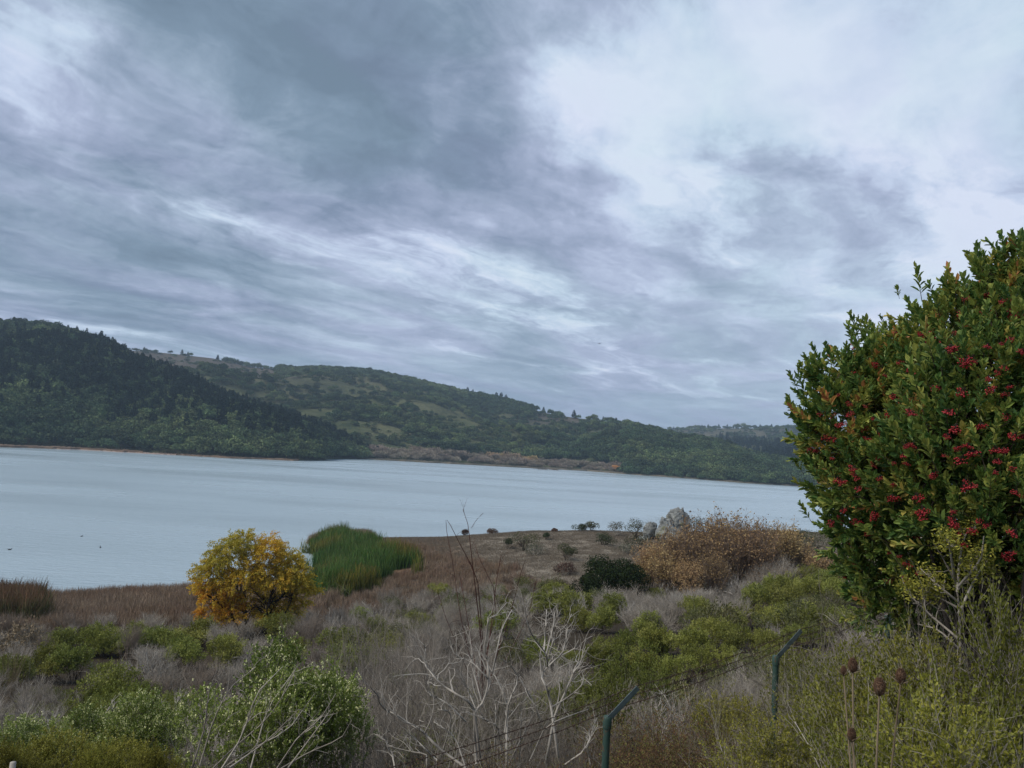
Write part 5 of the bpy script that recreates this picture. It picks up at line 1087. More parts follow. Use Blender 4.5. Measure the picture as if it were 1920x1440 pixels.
# ------------------------------------------------------------------ near shrubs
bud_m = leaf_mat('coyote brush leaves and pale buds', [(0, (0.040, 0.062, 0.012)), (.45, (0.110, 0.145, 0.028)), (.86, (0.19, 0.22, 0.055)), (.9, (0.42, 0.43, 0.20)), (1, (0.58, 0.57, 0.33))], .25, .55, .0, objscale=.1, gain=1.85)
small_leaf_m = leaf_mat('small yellow green leaves', [(0, (0.045, 0.052, 0.010)), (.5, (0.130, 0.135, 0.020)), (1, (0.27, 0.25, 0.045))], .28, .55, .01, objscale=.18, gain=1.6)
olive_leaf_m = leaf_mat('yellowing brush leaves', [(0, (0.060, 0.062, 0.012)), (.5, (0.155, 0.148, 0.026)), (1, (0.25, 0.22, 0.055))], .25, .6, .01, objscale=.12, gain=1.9)
rust_tiny_m = leaf_mat('dead tiny leaves', [(0, (0.06, 0.035, 0.02)), (.5, (0.17, 0.095, 0.045)), (.62, (0.12, 0.12, 0.035)), (1, (0.17, 0.17, 0.05))], .15, .8, .01)
def near_leafy(seed, leafmat, stemmat, nt=620, per=24, size=.026, bud=.0, nl=10, low=-.5, rough=.10, shoot=.22, tall=False):
    """bushy shrub: leafy shoots over an uneven mass of lobes, carried by stems that show in the gaps"""
    r = np.random.default_rng(seed); st = MB(); fo = MB()
    c = rand_dirs(nl, r, -.15) * np.array([.72, .72, .55]) * r.uniform(.6, 1.1, (nl, 1)); c[:, 2] += .72; rad = r.uniform(.26, .46, nl); tone = r.uniform(0, .35, nl)
    if tall: c = rand_dirs(nl, r) * np.array([.34, .34, .72]) * r.uniform(.4, 1.1, (nl, 1)); c[:, 2] += 1.15; rad = r.uniform(.2, .36, nl)
    k = r.choice(nl, nt, p=rad ** 2 / (rad ** 2).sum()); d = rand_dirs(nt, r, low); p = c[k] + d * (rad[k] * r.uniform(.55, 1.0, nt))[:, None] + r.normal(size=(nt, 3)) * rough * .4
    up = nrm(d * .75 + np.array([0, 0, .85]) + r.normal(size=(nt, 3)) * .28); L = r.uniform(.5, 1.3, nt) * shoot
    P, Q = grow(p - up * L[:, None] * .5, up, L * 1.3, .0032, 2, .14, .05, .3, r); tubes(st, P, Q, 3, 0, rng=r)
    P2, Q2 = grow(*sprout(P, Q, 2, .2, .9, (.4, .9), (.5, .8), .7, r, .2), 2, .15, .05, .3, r); tubes(st, P2, Q2, 3, 0, rng=r)
    for PP, m_ in ((P, per), (P2, per // 2)):
        n = len(PP); kk = np.repeat(k, n // nt) if n != nt else k; t = r.uniform(.15, 1, (n, m_)); x = t * (PP.shape[1] - 1) * .999; i = x.astype(int); f_ = (x - i)[..., None]
        A = np.take_along_axis(PP, i[..., None].repeat(3, -1), 1); B = np.take_along_axis(PP, (i + 1)[..., None].repeat(3, -1), 1); q = (A * (1 - f_) + B * f_).reshape(-1, 3) + r.normal(size=(n * m_, 3)) * .006
        tg = nrm((B - A).reshape(-1, 3)); ld = nrm(tg * .9 + perp(tg, r) * r.uniform(.5, 1.2, (len(q), 1)))
        sh = np.clip(np.repeat(tone[kk] + r.uniform(0, .2, n), m_) + r.uniform(0, .3, len(q)), 0, .82)
        if bud: sh = np.where((t.ravel() > .62) & (np.repeat(r.uniform(0, 1, n) < bud, m_)) & (r.uniform(0, 1, len(q)) < .6), r.uniform(.9, 1, len(q)), sh)
        bb = np.where(sh > .88, .6, 1.0); leaves(fo, q, ld, size * bb * r.uniform(.6, 1.3, len(q)), size * np.where(sh > .88, .55, .62) * r.uniform(.7, 1.3, len(q)), 0, sh, r)
    n = 26; P, Q = grow(np.repeat([[0, 0, -.2]], n, 0) + r.normal(size=(n, 3)) * [.12, .12, 0], c[r.integers(0, nl, n)] + r.normal(size=(n, 3)) * .2, r.uniform(.9, 1.35, n), .012, 7, .13, 0, .3, r); tubes(st, P, Q, 5, 0, rng=r)
    P, Q = grow(*sprout(P, Q, 8, .3, 1, (.3, .8), (.25, .5), .5, r, .2), 5, .18, .03, .3, r); tubes(st, P, Q, 4, 0, rng=r)
    P, Q = grow(*sprout(P, Q, 4, .3, 1, (.3, .8), (.35, .6), .5, r, .2), 3, .18, .03, .3, r); tubes(st, P, Q, 3, 0, rng=r)
    return st.mesh('stems', stemmat), fo.mesh('foliage', leafmat)
def near_bare(seed, mat, n=22, rad=.012, spread=.9, kids=(9, 7), wander=.24, H=1.45, leafm=None, nleaf=0, lsize=.02):
    r = np.random.default_rng(seed); st = MB(); lv = shrub_stems(st, r, n, H, spread, rad, 2, 7, 4, 0, wander, kids, (.3, .6), up=.2); fo = None
    P3, Q3 = grow(*sprout(*lv[2], 2, .3, 1, (.3, .9), (.5, .9), .6, r, .2), 2, .22, rng=r); tubes(st, P3, Q3, 3, 0, rng=r)
    if nleaf:
        fo = MB(); kk = r.integers(0, len(P3), nleaf); pq = P3[kk, r.integers(1, 3, nleaf)] + r.normal(size=(nleaf, 3)) * .01; leaves(fo, pq, rand_dirs(nleaf, r), lsize * r.uniform(.6, 1.3, nleaf), lsize * .55, 0, None, r); fo = fo.mesh('foliage', leafm)
    return st.mesh('stems', mat), fo
near_brown_m = bark_mat('dead bramble stems', (0.050, 0.034, 0.027), (0.20, 0.135, 0.105), scale=8, objscale=.25)
dim_twig_m = bark_mat('weathered grey twigs', (0.12, 0.105, 0.09), (0.37, 0.33, 0.285), scale=8, objscale=.25)
NK = {'bud': [near_leafy(700 + i, bud_m, grey_twig_m, 700, 30, .030, .6) for i in range(2)],
      'small': [near_leafy(710 + i, small_leaf_m, grey_twig_m, 620, 19, .029, 0, 15, -.9, .25, .24, True) for i in range(3)],
      'olive': [near_leafy(720 + i, olive_leaf_m, dark_twig_m, 600, 24, .026, 0) for i in range(2)],
      'green': [near_leafy(725 + i, brush_m, dark_twig_m, 520, 22, .032, 0) for i in range(2)],
      'grey': [near_bare(730 + i, dim_twig_m, kids=(8, 6)) for i in range(4)],
      'pale': [near_bare(735 + i, pale_wood_m, 12, .010, .9, (6, 4), .30) for i in range(2)],
      'brown': [near_bare(740 + i, near_brown_m, 26, .008, .8, (8, 6), .26, 1.4, rust_tiny_m, 5200, .028) for i in range(3)]}
NN = {'bud': 'flowering_brush', 'small': 'small_leaved_shrub', 'olive': 'yellowing_brush', 'green': 'coyote_brush', 'grey': 'bare_grey_shrub', 'pale': 'bleached_shrub', 'brown': 'dead_brown_shrub'}
def near(kind, px, top, dist, wpx, lb, group=None, v=None):
    c = at(px, top, dist); g = gsingle(c[0], c[1]); h = max(c[2] - g, .45); wm = wpx * dist / F; v = int(rng.integers(0, len(NK[kind]))) if v is None else v
    e_ = empty(NN[kind], (c[0], c[1], g - .05), rng.uniform(0, 6.28)); sx_ = max(wm / 1.35, h / 2.1 * .6) if kind == 'small' else max(wm / 2.2, h / 1.55 * .7); e_.scale = (sx_, sx_, h / (2.1 if kind == 'small' else 1.55)); tag(e_, lb, 'shrub', group)
    st, fo = NK[kind][v]; obj('stems', st, e_)
    if fo: obj('foliage', fo, e_)
    return e_
near('bud', 505, 1222, 8.8, 330, 'large coyote brush covered in pale buds left of the bleached dead shrub', v=0)
near('bud', 600, 1275, 9.6, 240, 'coyote brush with pale buds between the large budding one and the dead shrub', v=1)
near('bud', 290, 1315, 10.5, 200, 'coyote brush with pale buds left of the large budding one', v=1)
near('bud', 60, 1345, 12, 190, 'pale budded brush at the left edge behind the yellowing bushes', v=0)
near('bud', 180, 1330, 12.5, 170, 'low budded brush behind the yellowing bush at the lower left', v=0)
near('olive', 130, 1368, 8.6, 230, 'yellowing olive brush in the lower left corner area', v=0)
near('olive', 20, 1390, 7.8, 180, 'yellowing brush cut by the left edge of the frame', v=1)
near('olive', 300, 1400, 7.6, 170, 'yellowing brush at the bottom edge below the budding brush', v=1)
near('olive', 215, 1385, 8.2, 150, 'small yellowing brush between two larger ones at the lower left', v=0)
near('grey', 20, 1285, 15, 200, 'fine twigged mauve grey bare shrub at the left edge')
near('grey', 80, 1265, 16, 170, 'mauve grey bare shrub just inside the left edge')
near('grey', 330, 1345, 10, 120, 'bare grey shrub between two budding bushes at the lower left')
near('grey', 440, 1330, 8.2, 200, 'bare grey shrub whose stems cross the front of the large budding brush', v=1)
near('pale', 470, 1330, 7.9, 170, 'bleached bare stems leaning in front of the large budding brush', v=0)
near('pale', 690, 1395, 7.2, 150, 'low bleached twigs at the bottom edge left of the dead shrub', v=1)
GT_ = 'leafless grey shrubs behind the bleached dead shrub'
for px_, top_, d_, w_ in ((700, 1225, 13, 190), (760, 1170, 15, 170), (820, 1150, 14, 170), (880, 1170, 12.5, 180), (950, 1190, 12, 170), (1010, 1215, 12, 150), (740, 1260, 11, 200), (840, 1240, 10.5, 190), (930, 1250, 10, 180), (1040, 1280, 10, 150),
                          (700, 1330, 9.2, 150), (1100, 1290, 11, 140), (780, 1350, 8.4, 170), (1060, 1345, 8.5, 150), (680, 1120, 24, 120), (740, 1100, 25, 110), (800, 1105, 24, 120)):
    near('grey', px_, top_, d_, w_, 'leafless grey twiggy shrub crowded behind the bleached dead shrub', GT_)
for px_, top_, d_, w_ in ((900, 1385, 7.6, 180), (1000, 1390, 7.4, 170), (820, 1400, 7.3, 150), (1080, 1400, 7.2, 130)):
    near('brown', px_, top_, d_, w_, 'dark brown dead undergrowth below the bleached dead shrub', 'brown undergrowth at the bottom edge')
for px_, top_, d_, w_ in ((1215, 1300, 8.6, 170), (1290, 1290, 9.0, 180), (1370, 1300, 9.4, 170), (1230, 1360, 7.4, 160), (1320, 1350, 7.8, 170), (1410, 1340, 8.2, 150), (1180, 1310, 9.4, 120), (1260, 1320, 8.0, 170), (1345, 1315, 8.8, 160), (1290, 1385, 6.9, 170), (1380, 1390, 7.2, 160), (1200, 1395, 6.9, 130)):
    near('brown', px_, top_, d_, w_, 'dead brown twiggy shrub with tiny withered leaves between the two fence posts', 'dead brown shrubs between the fence posts')
near('pale', 820, 1290, 8.9, 190, 'bleached bare shrub directly behind the left of the dead shrub', v=0)
near('pale', 960, 1270, 9.2, 190, 'bleached bare shrub behind the middle of the dead shrub', v=1)
near('pale', 1050, 1330, 8.6, 160, 'bleached bare shrub between the dead shrub and the nearer fence post', v=0)
near('grey', 1310, 1265, 11, 160, 'grey bare shrub behind the dead brown ones between the fence posts')
near('grey', 1390, 1262, 11, 150, 'grey bare shrub just left of the farther fence post')
near('olive', 1415, 1285, 9.0, 70, 'small yellow green bush left of the farther fence post', v=0)
near('green', 1115, 1262, 13, 110, 'green bush behind the nearer fence post, left of its arm', v=0)
near('green', 1190, 1215, 17, 150, 'dark green bush above the arm of the nearer fence post', v=1)
near('small', 1440, 1360, 6.4, 190, 'yellow green small leaved shrub in front of the farther fence post', v=0)
near('small', 1480, 1200, 9.5, 150, 'small leaved shrub behind the farther fence post', v=2)
near('small', 1560, 1180, 9.0, 170, 'small leaved shrub under the barbed wire right of the farther post', v=1)
near('small', 1530, 1260, 6.6, 190, 'small leaved shrub right of the farther fence post', v=1)
near('grey', 1490, 1235, 7.6, 150, 'curly bare grey shrub beside the farther fence post', v=3)
near('small', 1640, 1240, 5.4, 230, 'small leaved shrub behind the teasels', v=0)
near('grey', 1680, 1140, 7.0, 260, 'grey bare shrub below the crown of the berry tree', v=0)
near('grey', 1760, 1150, 6.2, 260, 'grey bare shrub with slanting stems right of the teasels', v=2)
near('small', 1760, 1250, 4.9, 280, 'dense small leaved shrub right of the teasels', v=2)
near('small', 1880, 1150, 5.4, 260, 'small leaved shrub rising at the right edge', v=1)
near('small', 1620, 1340, 4.2, 260, 'small leaved shrub at the foot of the teasels', v=2)
near('small', 1800, 1340, 4.0, 320, 'small leaved shrub at the bottom right', v=0)
near('small', 1930, 1300, 4.2, 280, 'small leaved shrub in the lower right corner', v=1)
near('pale', 1750, 1095, 6.0, 190, 'bleached twisted stems reaching up before the berry tree crown', v=1)
near('pale', 1890, 1235, 4.5, 230, 'bleached twisted stems near the right edge among small leaves', v=0)
near('pale', 1560, 1275, 6.2, 150, 'bleached twisted stems left of the teasels', v=1)
near('grey', 1890, 1200, 5.0, 230, 'grey bare shrub at the right edge among small leaved ones', v=1)
near('small', 1520, 1400, 4.9, 200, 'low small leaved shrub at the bottom edge right of the farther post', v=1)
near('small', 1900, 1090, 5.0, 230, 'tall small leaved shrub against the lower right of the berry tree', v=2)
near('small', 1820, 1165, 4.7, 240, 'small leaved shrub below the light sapling', v=1)
near('small', 1700, 1195, 5.2, 220, 'small leaved shrub behind the rightmost teasel', v=0)
near('small', 1600, 1190, 6.4, 170, 'small leaved shrub under the left edge of the berry tree', v=2)
near('grey', 1830, 1080, 5.6, 200, 'grey bare shrub in the dark hollow under the berry tree', v=3)
near('grey', 1640, 1120, 7.6, 200, 'grey bare shrub behind the left foot of the berry tree', v=1)
for px_, top_, d_, w_, kd_ in ((2050, 1130, 6.0, 260, 'small'), (2180, 1180, 7.5, 260, 'grey'), (2100, 1150, 9.0, 240, 'small'), (2300, 1150, 8.5, 260, 'small'), (2380, 1120, 11, 240, 'grey'), (2150, 1240, 5.0, 260, 'small'), (1980, 1130, 9.5, 220, 'grey'), (1880, 1140, 10.5, 200, 'grey'), (1750, 1150, 10.5, 200, 'small'), (2250, 1110, 12, 220, 'grey')):
    near(kd_, px_, top_, d_, w_, 'low shrub behind and beyond the berry tree', 'low shrubs around the far side of the berry tree')
near('pale', 1700, 1150, 6.4, 190, 'bleached bare stems under the berry tree', v=0)
near('pale', 1500, 1230, 7.0, 130, 'bleached curly stems right of the farther fence post', v=1)

def lerp_line(px_py, dist, wob=.25, rng=r):
    """a bent limb measured from the photograph, at its own changing distance"""
    a = np.array(px_py, float); n = max(6, len(a) * 2); t = np.linspace(0, len(a) - 1, n); x = np.interp(t, np.arange(len(a)), a[:, 0]); y = np.interp(t, np.arange(len(a)), a[:, 1])
    d_ = dist + np.cumsum(rng.normal(size=n)) * wob / math.sqrt(n); d_ = d_ - (d_[0] - dist); return at(x, y, d_)
def limb(mb, px_py, dist, r0, r1, wob, sides, twigs, rng, m=0, fine=1.0):
    P = lerp_line(px_py, dist, wob, rng)[None]; k = P.shape[1]; Q = np.linspace(r0, r1, k)[None]; tubes(mb, P, Q, sides, m, rng=rng)
    if twigs:
        L = np.linalg.norm(np.diff(P[0], axis=0), axis=1).sum(); s_, d_, l_, r_ = sprout(P, Q, twigs, .2, .95, (.35, .9), (.12, .38), .55, rng, .25); l_ = np.clip(l_, .08, .5) * fine
        P1, Q1 = grow(s_, d_, l_, np.maximum(r_, .003), 6, .30, .06, .4, rng); tubes(mb, P1, Q1, 4, m, rng=rng)
        P2, Q2 = grow(*sprout(P1, Q1, 3, .3, 1, (.4, .9), (.35, .7), .55, rng, .1), 4, .28, .04, .35, rng); tubes(mb, P2, Q2, 3, m, rng=rng)
# the bleached dead shrub
r = np.random.default_rng(801); DB = at(890, 1460, 8.2); DB[2] = gsingle(DB[0], DB[1])
crop = lambda L: [(640 + a / 3, 1120 + b / 3) for a, b in L]
LIMBS = [[(700, 960), (560, 860), (500, 800), (450, 745), (380, 710), (310, 660), (250, 635), (215, 600), (205, 550), (165, 510), (170, 460)], [(780, 900), (745, 620), (700, 575), (640, 540), (560, 490), (500, 420), (465, 375), (475, 290), (465, 265)],
         [(760, 940), (750, 780), (750, 640), (800, 590), (830, 480), (825, 380), (800, 290), (820, 200), (825, 120), (870, 100), (930, 30)], [(825, 460), (810, 440), (730, 360), (640, 330), (610, 250), (610, 190)], [(795, 610), (760, 480), (730, 370), (735, 310), (720, 200), (735, 140)],
         [(760, 640), (745, 600), (700, 500), (670, 430), (690, 340)], [(930, 960), (930, 740), (935, 620), (910, 540), (870, 450), (845, 420), (900, 390)], [(920, 760), (940, 590), (1000, 460), (960, 390), (900, 345)], [(1000, 450), (1040, 520), (1080, 590), (1120, 700)],
         [(1220, 900), (1180, 620), (1160, 520), (1120, 440), (1170, 380), (1230, 330), (1310, 290), (1335, 240)], [(1160, 390), (1155, 330), (1140, 300), (1070, 210), (1040, 130), (1035, 60)], [(1165, 335), (1190, 250), (1190, 180), (1215, 100), (1220, 40)], [(1225, 335), (1250, 300), (1270, 200), (1270, 150), (1295, 95)],
         [(1150, 930), (1200, 660), (1240, 580), (1300, 440), (1310, 400), (1360, 340), (1390, 280)], [(700, 700), (600, 600), (550, 570), (490, 545), (485, 480), (500, 460), (475, 435)], [(900, 900), (880, 720), (830, 700), (770, 670), (700, 640)], [(540, 920), (490, 870), (420, 800), (360, 755)],
         [(480, 960), (480, 880), (400, 870), (270, 840), (235, 790), (200, 770)], [(930, 960), (1040, 740), (1070, 680), (1080, 600)], [(1140, 300), (1150, 180), (1155, 70)], [(1150, 330), (1200, 130), (1195, 60)], [(850, 420), (900, 180), (960, 70)], [(560, 900), (620, 700), (610, 640), (540, 630)], [(1000, 930), (1010, 700), (1015, 625), (1000, 690)],
         [(1180, 620), (1280, 560), (1350, 500), (1365, 450)], [(1060, 920), (1150, 720), (1300, 660), (1390, 630)], [(300, 960), (290, 900), (260, 830), (240, 780)], [(1400, 940), (1380, 830), (1400, 780), (1430, 690)], [(1260, 940), (1370, 860), (1430, 720)], [(860, 950), (870, 640), (860, 560)], [(700, 960), (640, 780), (520, 700)]]
e_ = empty('dead_shrub', tuple(DB)); tag(e_, 'bleached dead shrub with contorted pale branches at the bottom centre', 'shrub')
for i, L in enumerate(LIMBS):
    mb = MB(); main = i in (0, 1, 2, 6, 9, 13); limb(mb, crop(L), 8.1 + r.uniform(-.45, .45), .0155 if main else .009, .0042, .35, 6, 14 if main else 10, r)
    mb.v = [v - DB for v in mb.v]; obj('branch', mb.mesh('dead_branch', pale_wood_m), e_)
# red twigged sapling
r = np.random.default_rng(811); RB = at(905, 1300, 12.2); RB[2] = gsingle(RB[0], RB[1])
e_ = empty('red_sapling', tuple(RB)); tag(e_, 'tall thin leafless sapling with dark red stems reaching over the lake', 'tree')
RL = [([(905, 1330), (903, 1200), (892, 1110), (884, 1040), (878, 985), (868, 955)], .012, 4), ([(884, 990), (893, 975), (906, 962)], .004, 0), ([(905, 1200), (895, 1080), (862, 1020), (845, 985), (838, 975)], .008, 3), ([(895, 1290), (862, 1150), (850, 1060), (838, 1000), (836, 975)], .006, 2),
      ([(905, 1300), (925, 1140), (932, 1080), (940, 1040)], .008, 3), ([(910, 1300), (960, 1140), (975, 1080), (985, 1050)], .007, 3), ([(900, 1280), (935, 1120), (900, 1050), (890, 1020)], .006, 2), ([(912, 1300), (990, 1160), (1005, 1090)], .005, 2), ([(900, 1300), (880, 1180), (866, 1100), (860, 1070)], .006, 3), ([(915, 1290), (945, 1180), (925, 1100)], .006, 3), ([(890, 1290), (840, 1170), (820, 1110)], .005, 2)]
for L, q_, tw_ in RL:
    mb = MB(); limb(mb, L, 12.2 + r.uniform(-.3, .3), q_, .0035, .3, 5, tw_, r, fine=.6); mb.v = [v - RB for v in mb.v]; obj('stem', mb.mesh('sapling_stem', red_twig_m), e_)
# slanting grey stems at the front of the budding brush, and the light sapling before the berry tree
r = np.random.default_rng(821); SB = at(420, 1460, 7.6); SB[2] = gsingle(SB[0], SB[1]); e_ = empty('leaning_shrub', tuple(SB)); tag(e_, 'bundle of long bare grey stems slanting up in front of the budding brush', 'shrub')
for L in ([(380, 1460), (440, 1400), (500, 1350), (540, 1290), (560, 1240)], [(390, 1460), (470, 1405), (540, 1370), (590, 1300)], [(370, 1450), (400, 1350), (430, 1290), (480, 1250)], [(400, 1465), (455, 1380), (480, 1300), (530, 1250)], [(360, 1440), (385, 1360), (390, 1300), (410, 1250)], [(520, 1440), (560, 1380), (600, 1350), (630, 1300)], [(520, 1445), (580, 1410), (640, 1385), (660, 1350)], [(540, 1440), (600, 1360), (620, 1330)], [(430, 1440), (500, 1390), (560, 1330)], [(470, 1440), (500, 1330), (550, 1260)]):
    mb = MB(); limb(mb, L, 7.7 + r.uniform(-.3, .3), .009, .003, .3, 5, 6, r, fine=.8); mb.v = [v - SB for v in mb.v]; obj('stem', mb.mesh('bare_stem', grey_twig_m), e_)
r = np.random.default_rng(831); LB_ = at(1800, 1260, 5.6); LB_[2] = gsingle(LB_[0], LB_[1]); e_ = empty('light_sapling', tuple(LB_)); tag(e_, 'thin grey stemmed sapling with small pale yellow green leaves in front of the berry tree', 'tree')
fo = MB()
for L in ([(1800, 1300), (1800, 1180), (1795, 1100), (1770, 1050), (1745, 1010)], [(1798, 1150), (1830, 1080), (1860, 1040)], [(1795, 1110), (1800, 1040), (1810, 1000), (1830, 990)], [(1798, 1130), (1750, 1090), (1720, 1060)], [(1797, 1140), (1740, 1110), (1715, 1100)], [(1797, 1100), (1840, 1050), (1845, 1005)], [(1790, 1090), (1780, 1020), (1775, 1000)], [(1800, 1200), (1740, 1150), (1700, 1110), (1690, 1080)], [(1800, 1220), (1760, 1180), (1720, 1170)]):
    mb = MB(); d_ = 5.6 + r.uniform(-.2, .2); limb(mb, L, d_, .009, .003, .2, 5, 8, r, fine=.55); V = np.concatenate(mb.v); mb.v = [v - LB_ for v in mb.v]; obj('stem', mb.mesh('sapling_stem', grey_twig_m), e_)
    V = V[proj(V)[1] < 1120]; 
    if len(V): q_ = V[r.integers(0, len(V), 420)] + r.normal(size=(420, 3)) * .03; leaves(fo, q_ - LB_, rand_dirs(420, r, -.3), .022 * r.uniform(.6, 1.3, 420), .011, 0, None, r)
obj('foliage', fo.mesh('sapling_foliage', small_leaf_m), e_)

# ------------------------------------------------------------------ fence
green_paint_m, t_m, o_m = new_mat('weathered green fence paint')
P_ = t_m.add('ShaderNodeTexCoord').outputs['Object']; b_m = t_m.add('ShaderNodeBsdfPrincipled')
c_m = t_m.mix(t_m.noise(P_, 9, 5, .6), (0.016, 0.048, 0.038), (0.040, 0.080, 0.066)); chip = t_m.noise(P_, 26, 6, .7)
c_m = t_m.mix(t_m.maprange(chip, .60, .64), c_m, (0.10, 0.055, 0.032)); c_m = t_m.mix(t_m.maprange(t_m.noise(t_m.vec('MULTIPLY', P_, (30, 30, 2.5)), 1, 4, .6), .56, .7), c_m, (0.075, 0.085, 0.075)); t_m.put(b_m.inputs['Base Color'], c_m); t_m.put(b_m.inputs['Roughness'], t_m.maprange(chip, .4, .65, .5, .9))
bm_ = t_m.add('ShaderNodeBump'); bm_.inputs['Strength'].default_value = .3; bm_.inputs['Distance'].default_value = .002; t_m.put(bm_.inputs['Height'], chip); t_m.l.new(bm_.outputs[0], b_m.inputs['Normal']); t_m.l.new(b_m.outputs[0], o_m.inputs[0])
zinc_m = plain_mat('galvanised angle iron', (0.17, 0.22, 0.23), .55, .3, var=(0.09, 0.13, 0.13), scale=14)
wire_m = plain_mat('rusty barbed wire', (0.055, 0.038, 0.030), .7, .5, var=(0.11, 0.065, 0.045), scale=6)
FP = [at(1139, 1346, 5.6), at(1455, 1232, 7.35)]; step = FP[1] - FP[0]; FP = [FP[0] - step * np.array([1, 1, 1]), FP[0], FP[1], FP[1] + step, FP[1] + step * 2]
AT = [None, at(1194, 1288, 5.72), at(1500, 1181, 7.5), None, None]; arm_v = ((AT[1] - FP[1]) + (AT[2] - FP[2])) / 2
for i in range(5):
    if AT[i] is None: AT[i] = FP[i] + arm_v
fb = FP[1].copy(); fb[2] = gsingle(fb[0], fb[1]); fence = empty('barbed_wire_fence', tuple(fb)); tag(fence, 'green pipe fence posts with angled arms carrying barbed wire above the scrub', 'fence')
def bar(mb, a, b, w_, h_, m=0):
    a, b = np.array(a), np.array(b); t_ = nrm(b - a); s_ = nrm(np.cross(t_, [0, 0, 1.])); u_ = np.cross(s_, t_); V = []
    for c_ in (a, b): V += [c_ + s_ * x * w_ / 2 + u_ * z * h_ / 2 for x, z in ((-1, -1), (1, -1), (1, 1), (-1, 1))]
    mb.add(V, [[0, 1, 5, 4], [1, 2, 6, 5], [2, 3, 7, 6], [3, 0, 4, 7], [3, 2, 1, 0], [4, 5, 6, 7]], m)
for i in range(5):
    g = gsingle(FP[i][0], FP[i][1]); top = FP[i] - fb; bot = np.array([FP[i][0], FP[i][1], g - .3]) - fb
    mb = MB(); P = np.linspace(bot, top + [0, 0, -.02], 4)[None]; tubes(mb, P, np.full((1, 4), .027), 16, 0, rng=rng); post = obj('post', mb.mesh('fence_post', green_paint_m), fence)
    mb = MB(); P = np.array([[top - [0, 0, .07], top - [0, 0, .065], top + [0, 0, .0], top + [0, 0, .012], top + [0, 0, .016]]]); tubes(mb, P, np.array([[.0310, .0320, .0320, .027, .001]]), 16, 0, rng=rng); obj('cap', mb.mesh('post_cap', green_paint_m), post)
    mb = MB(); a0, a1 = top + [0, 0, .0], AT[i] - fb; t_ = nrm(a1 - a0); s_ = nrm(np.cross(t_, [0, 0, 1.])); u_ = np.cross(s_, t_)
    bar(mb, a0 - u_ * .014, a1 - u_ * .014, .042, .005); bar(mb, a0 + s_ * .0185, a1 + s_ * .0185, .005, .040)            # an angle iron has two flanges
    obj('arm', mb.mesh('fence_arm', zinc_m), post)
for j, fr in enumerate((.97, .62, .25)):
    mb = MB(); pts = []
    for i in range(4):
        a = FP[i] + (AT[i] - FP[i]) * fr + [0, 0, .012]; b = FP[i + 1] + (AT[i + 1] - FP[i + 1]) * fr + [0, 0, .012]; t_ = np.linspace(0, 1, 24, endpoint=(i == 3))[:, None]; pts.append(a + (b - a) * t_ - np.array([0, 0, 1]) * (4 * t_ * (1 - t_)) * .03)
    pts = np.concatenate(pts) - fb; n = len(pts) * 6; tt = np.linspace(0, len(pts) - 1, n); core = np.stack([np.interp(tt, np.arange(len(pts)), pts[:, c_]) for c_ in range(3)], -1)
    ph = np.arange(n) * 1.1
    for sgn in (0, math.pi): tubes(mb, (core + np.stack([np.cos(ph + sgn) * 0, np.cos(ph + sgn), np.sin(ph + sgn)], -1) * .0022)[None], np.full((1, n), .0017), 4, 0, rng=rng)
    bp = core[3::5]; nb = len(bp)
    for q_ in range(4):
        d_ = rand_dirs(nb, rng); P = np.stack([bp - d_ * .002, bp + d_ * .012, bp + d_ * .022], 1); tubes(mb, P, np.tile([.002, .0016, .0006], (nb, 1)), 3, 0, rng=rng)
    obj('wire', mb.mesh('barbed_wire', wire_m), fence)

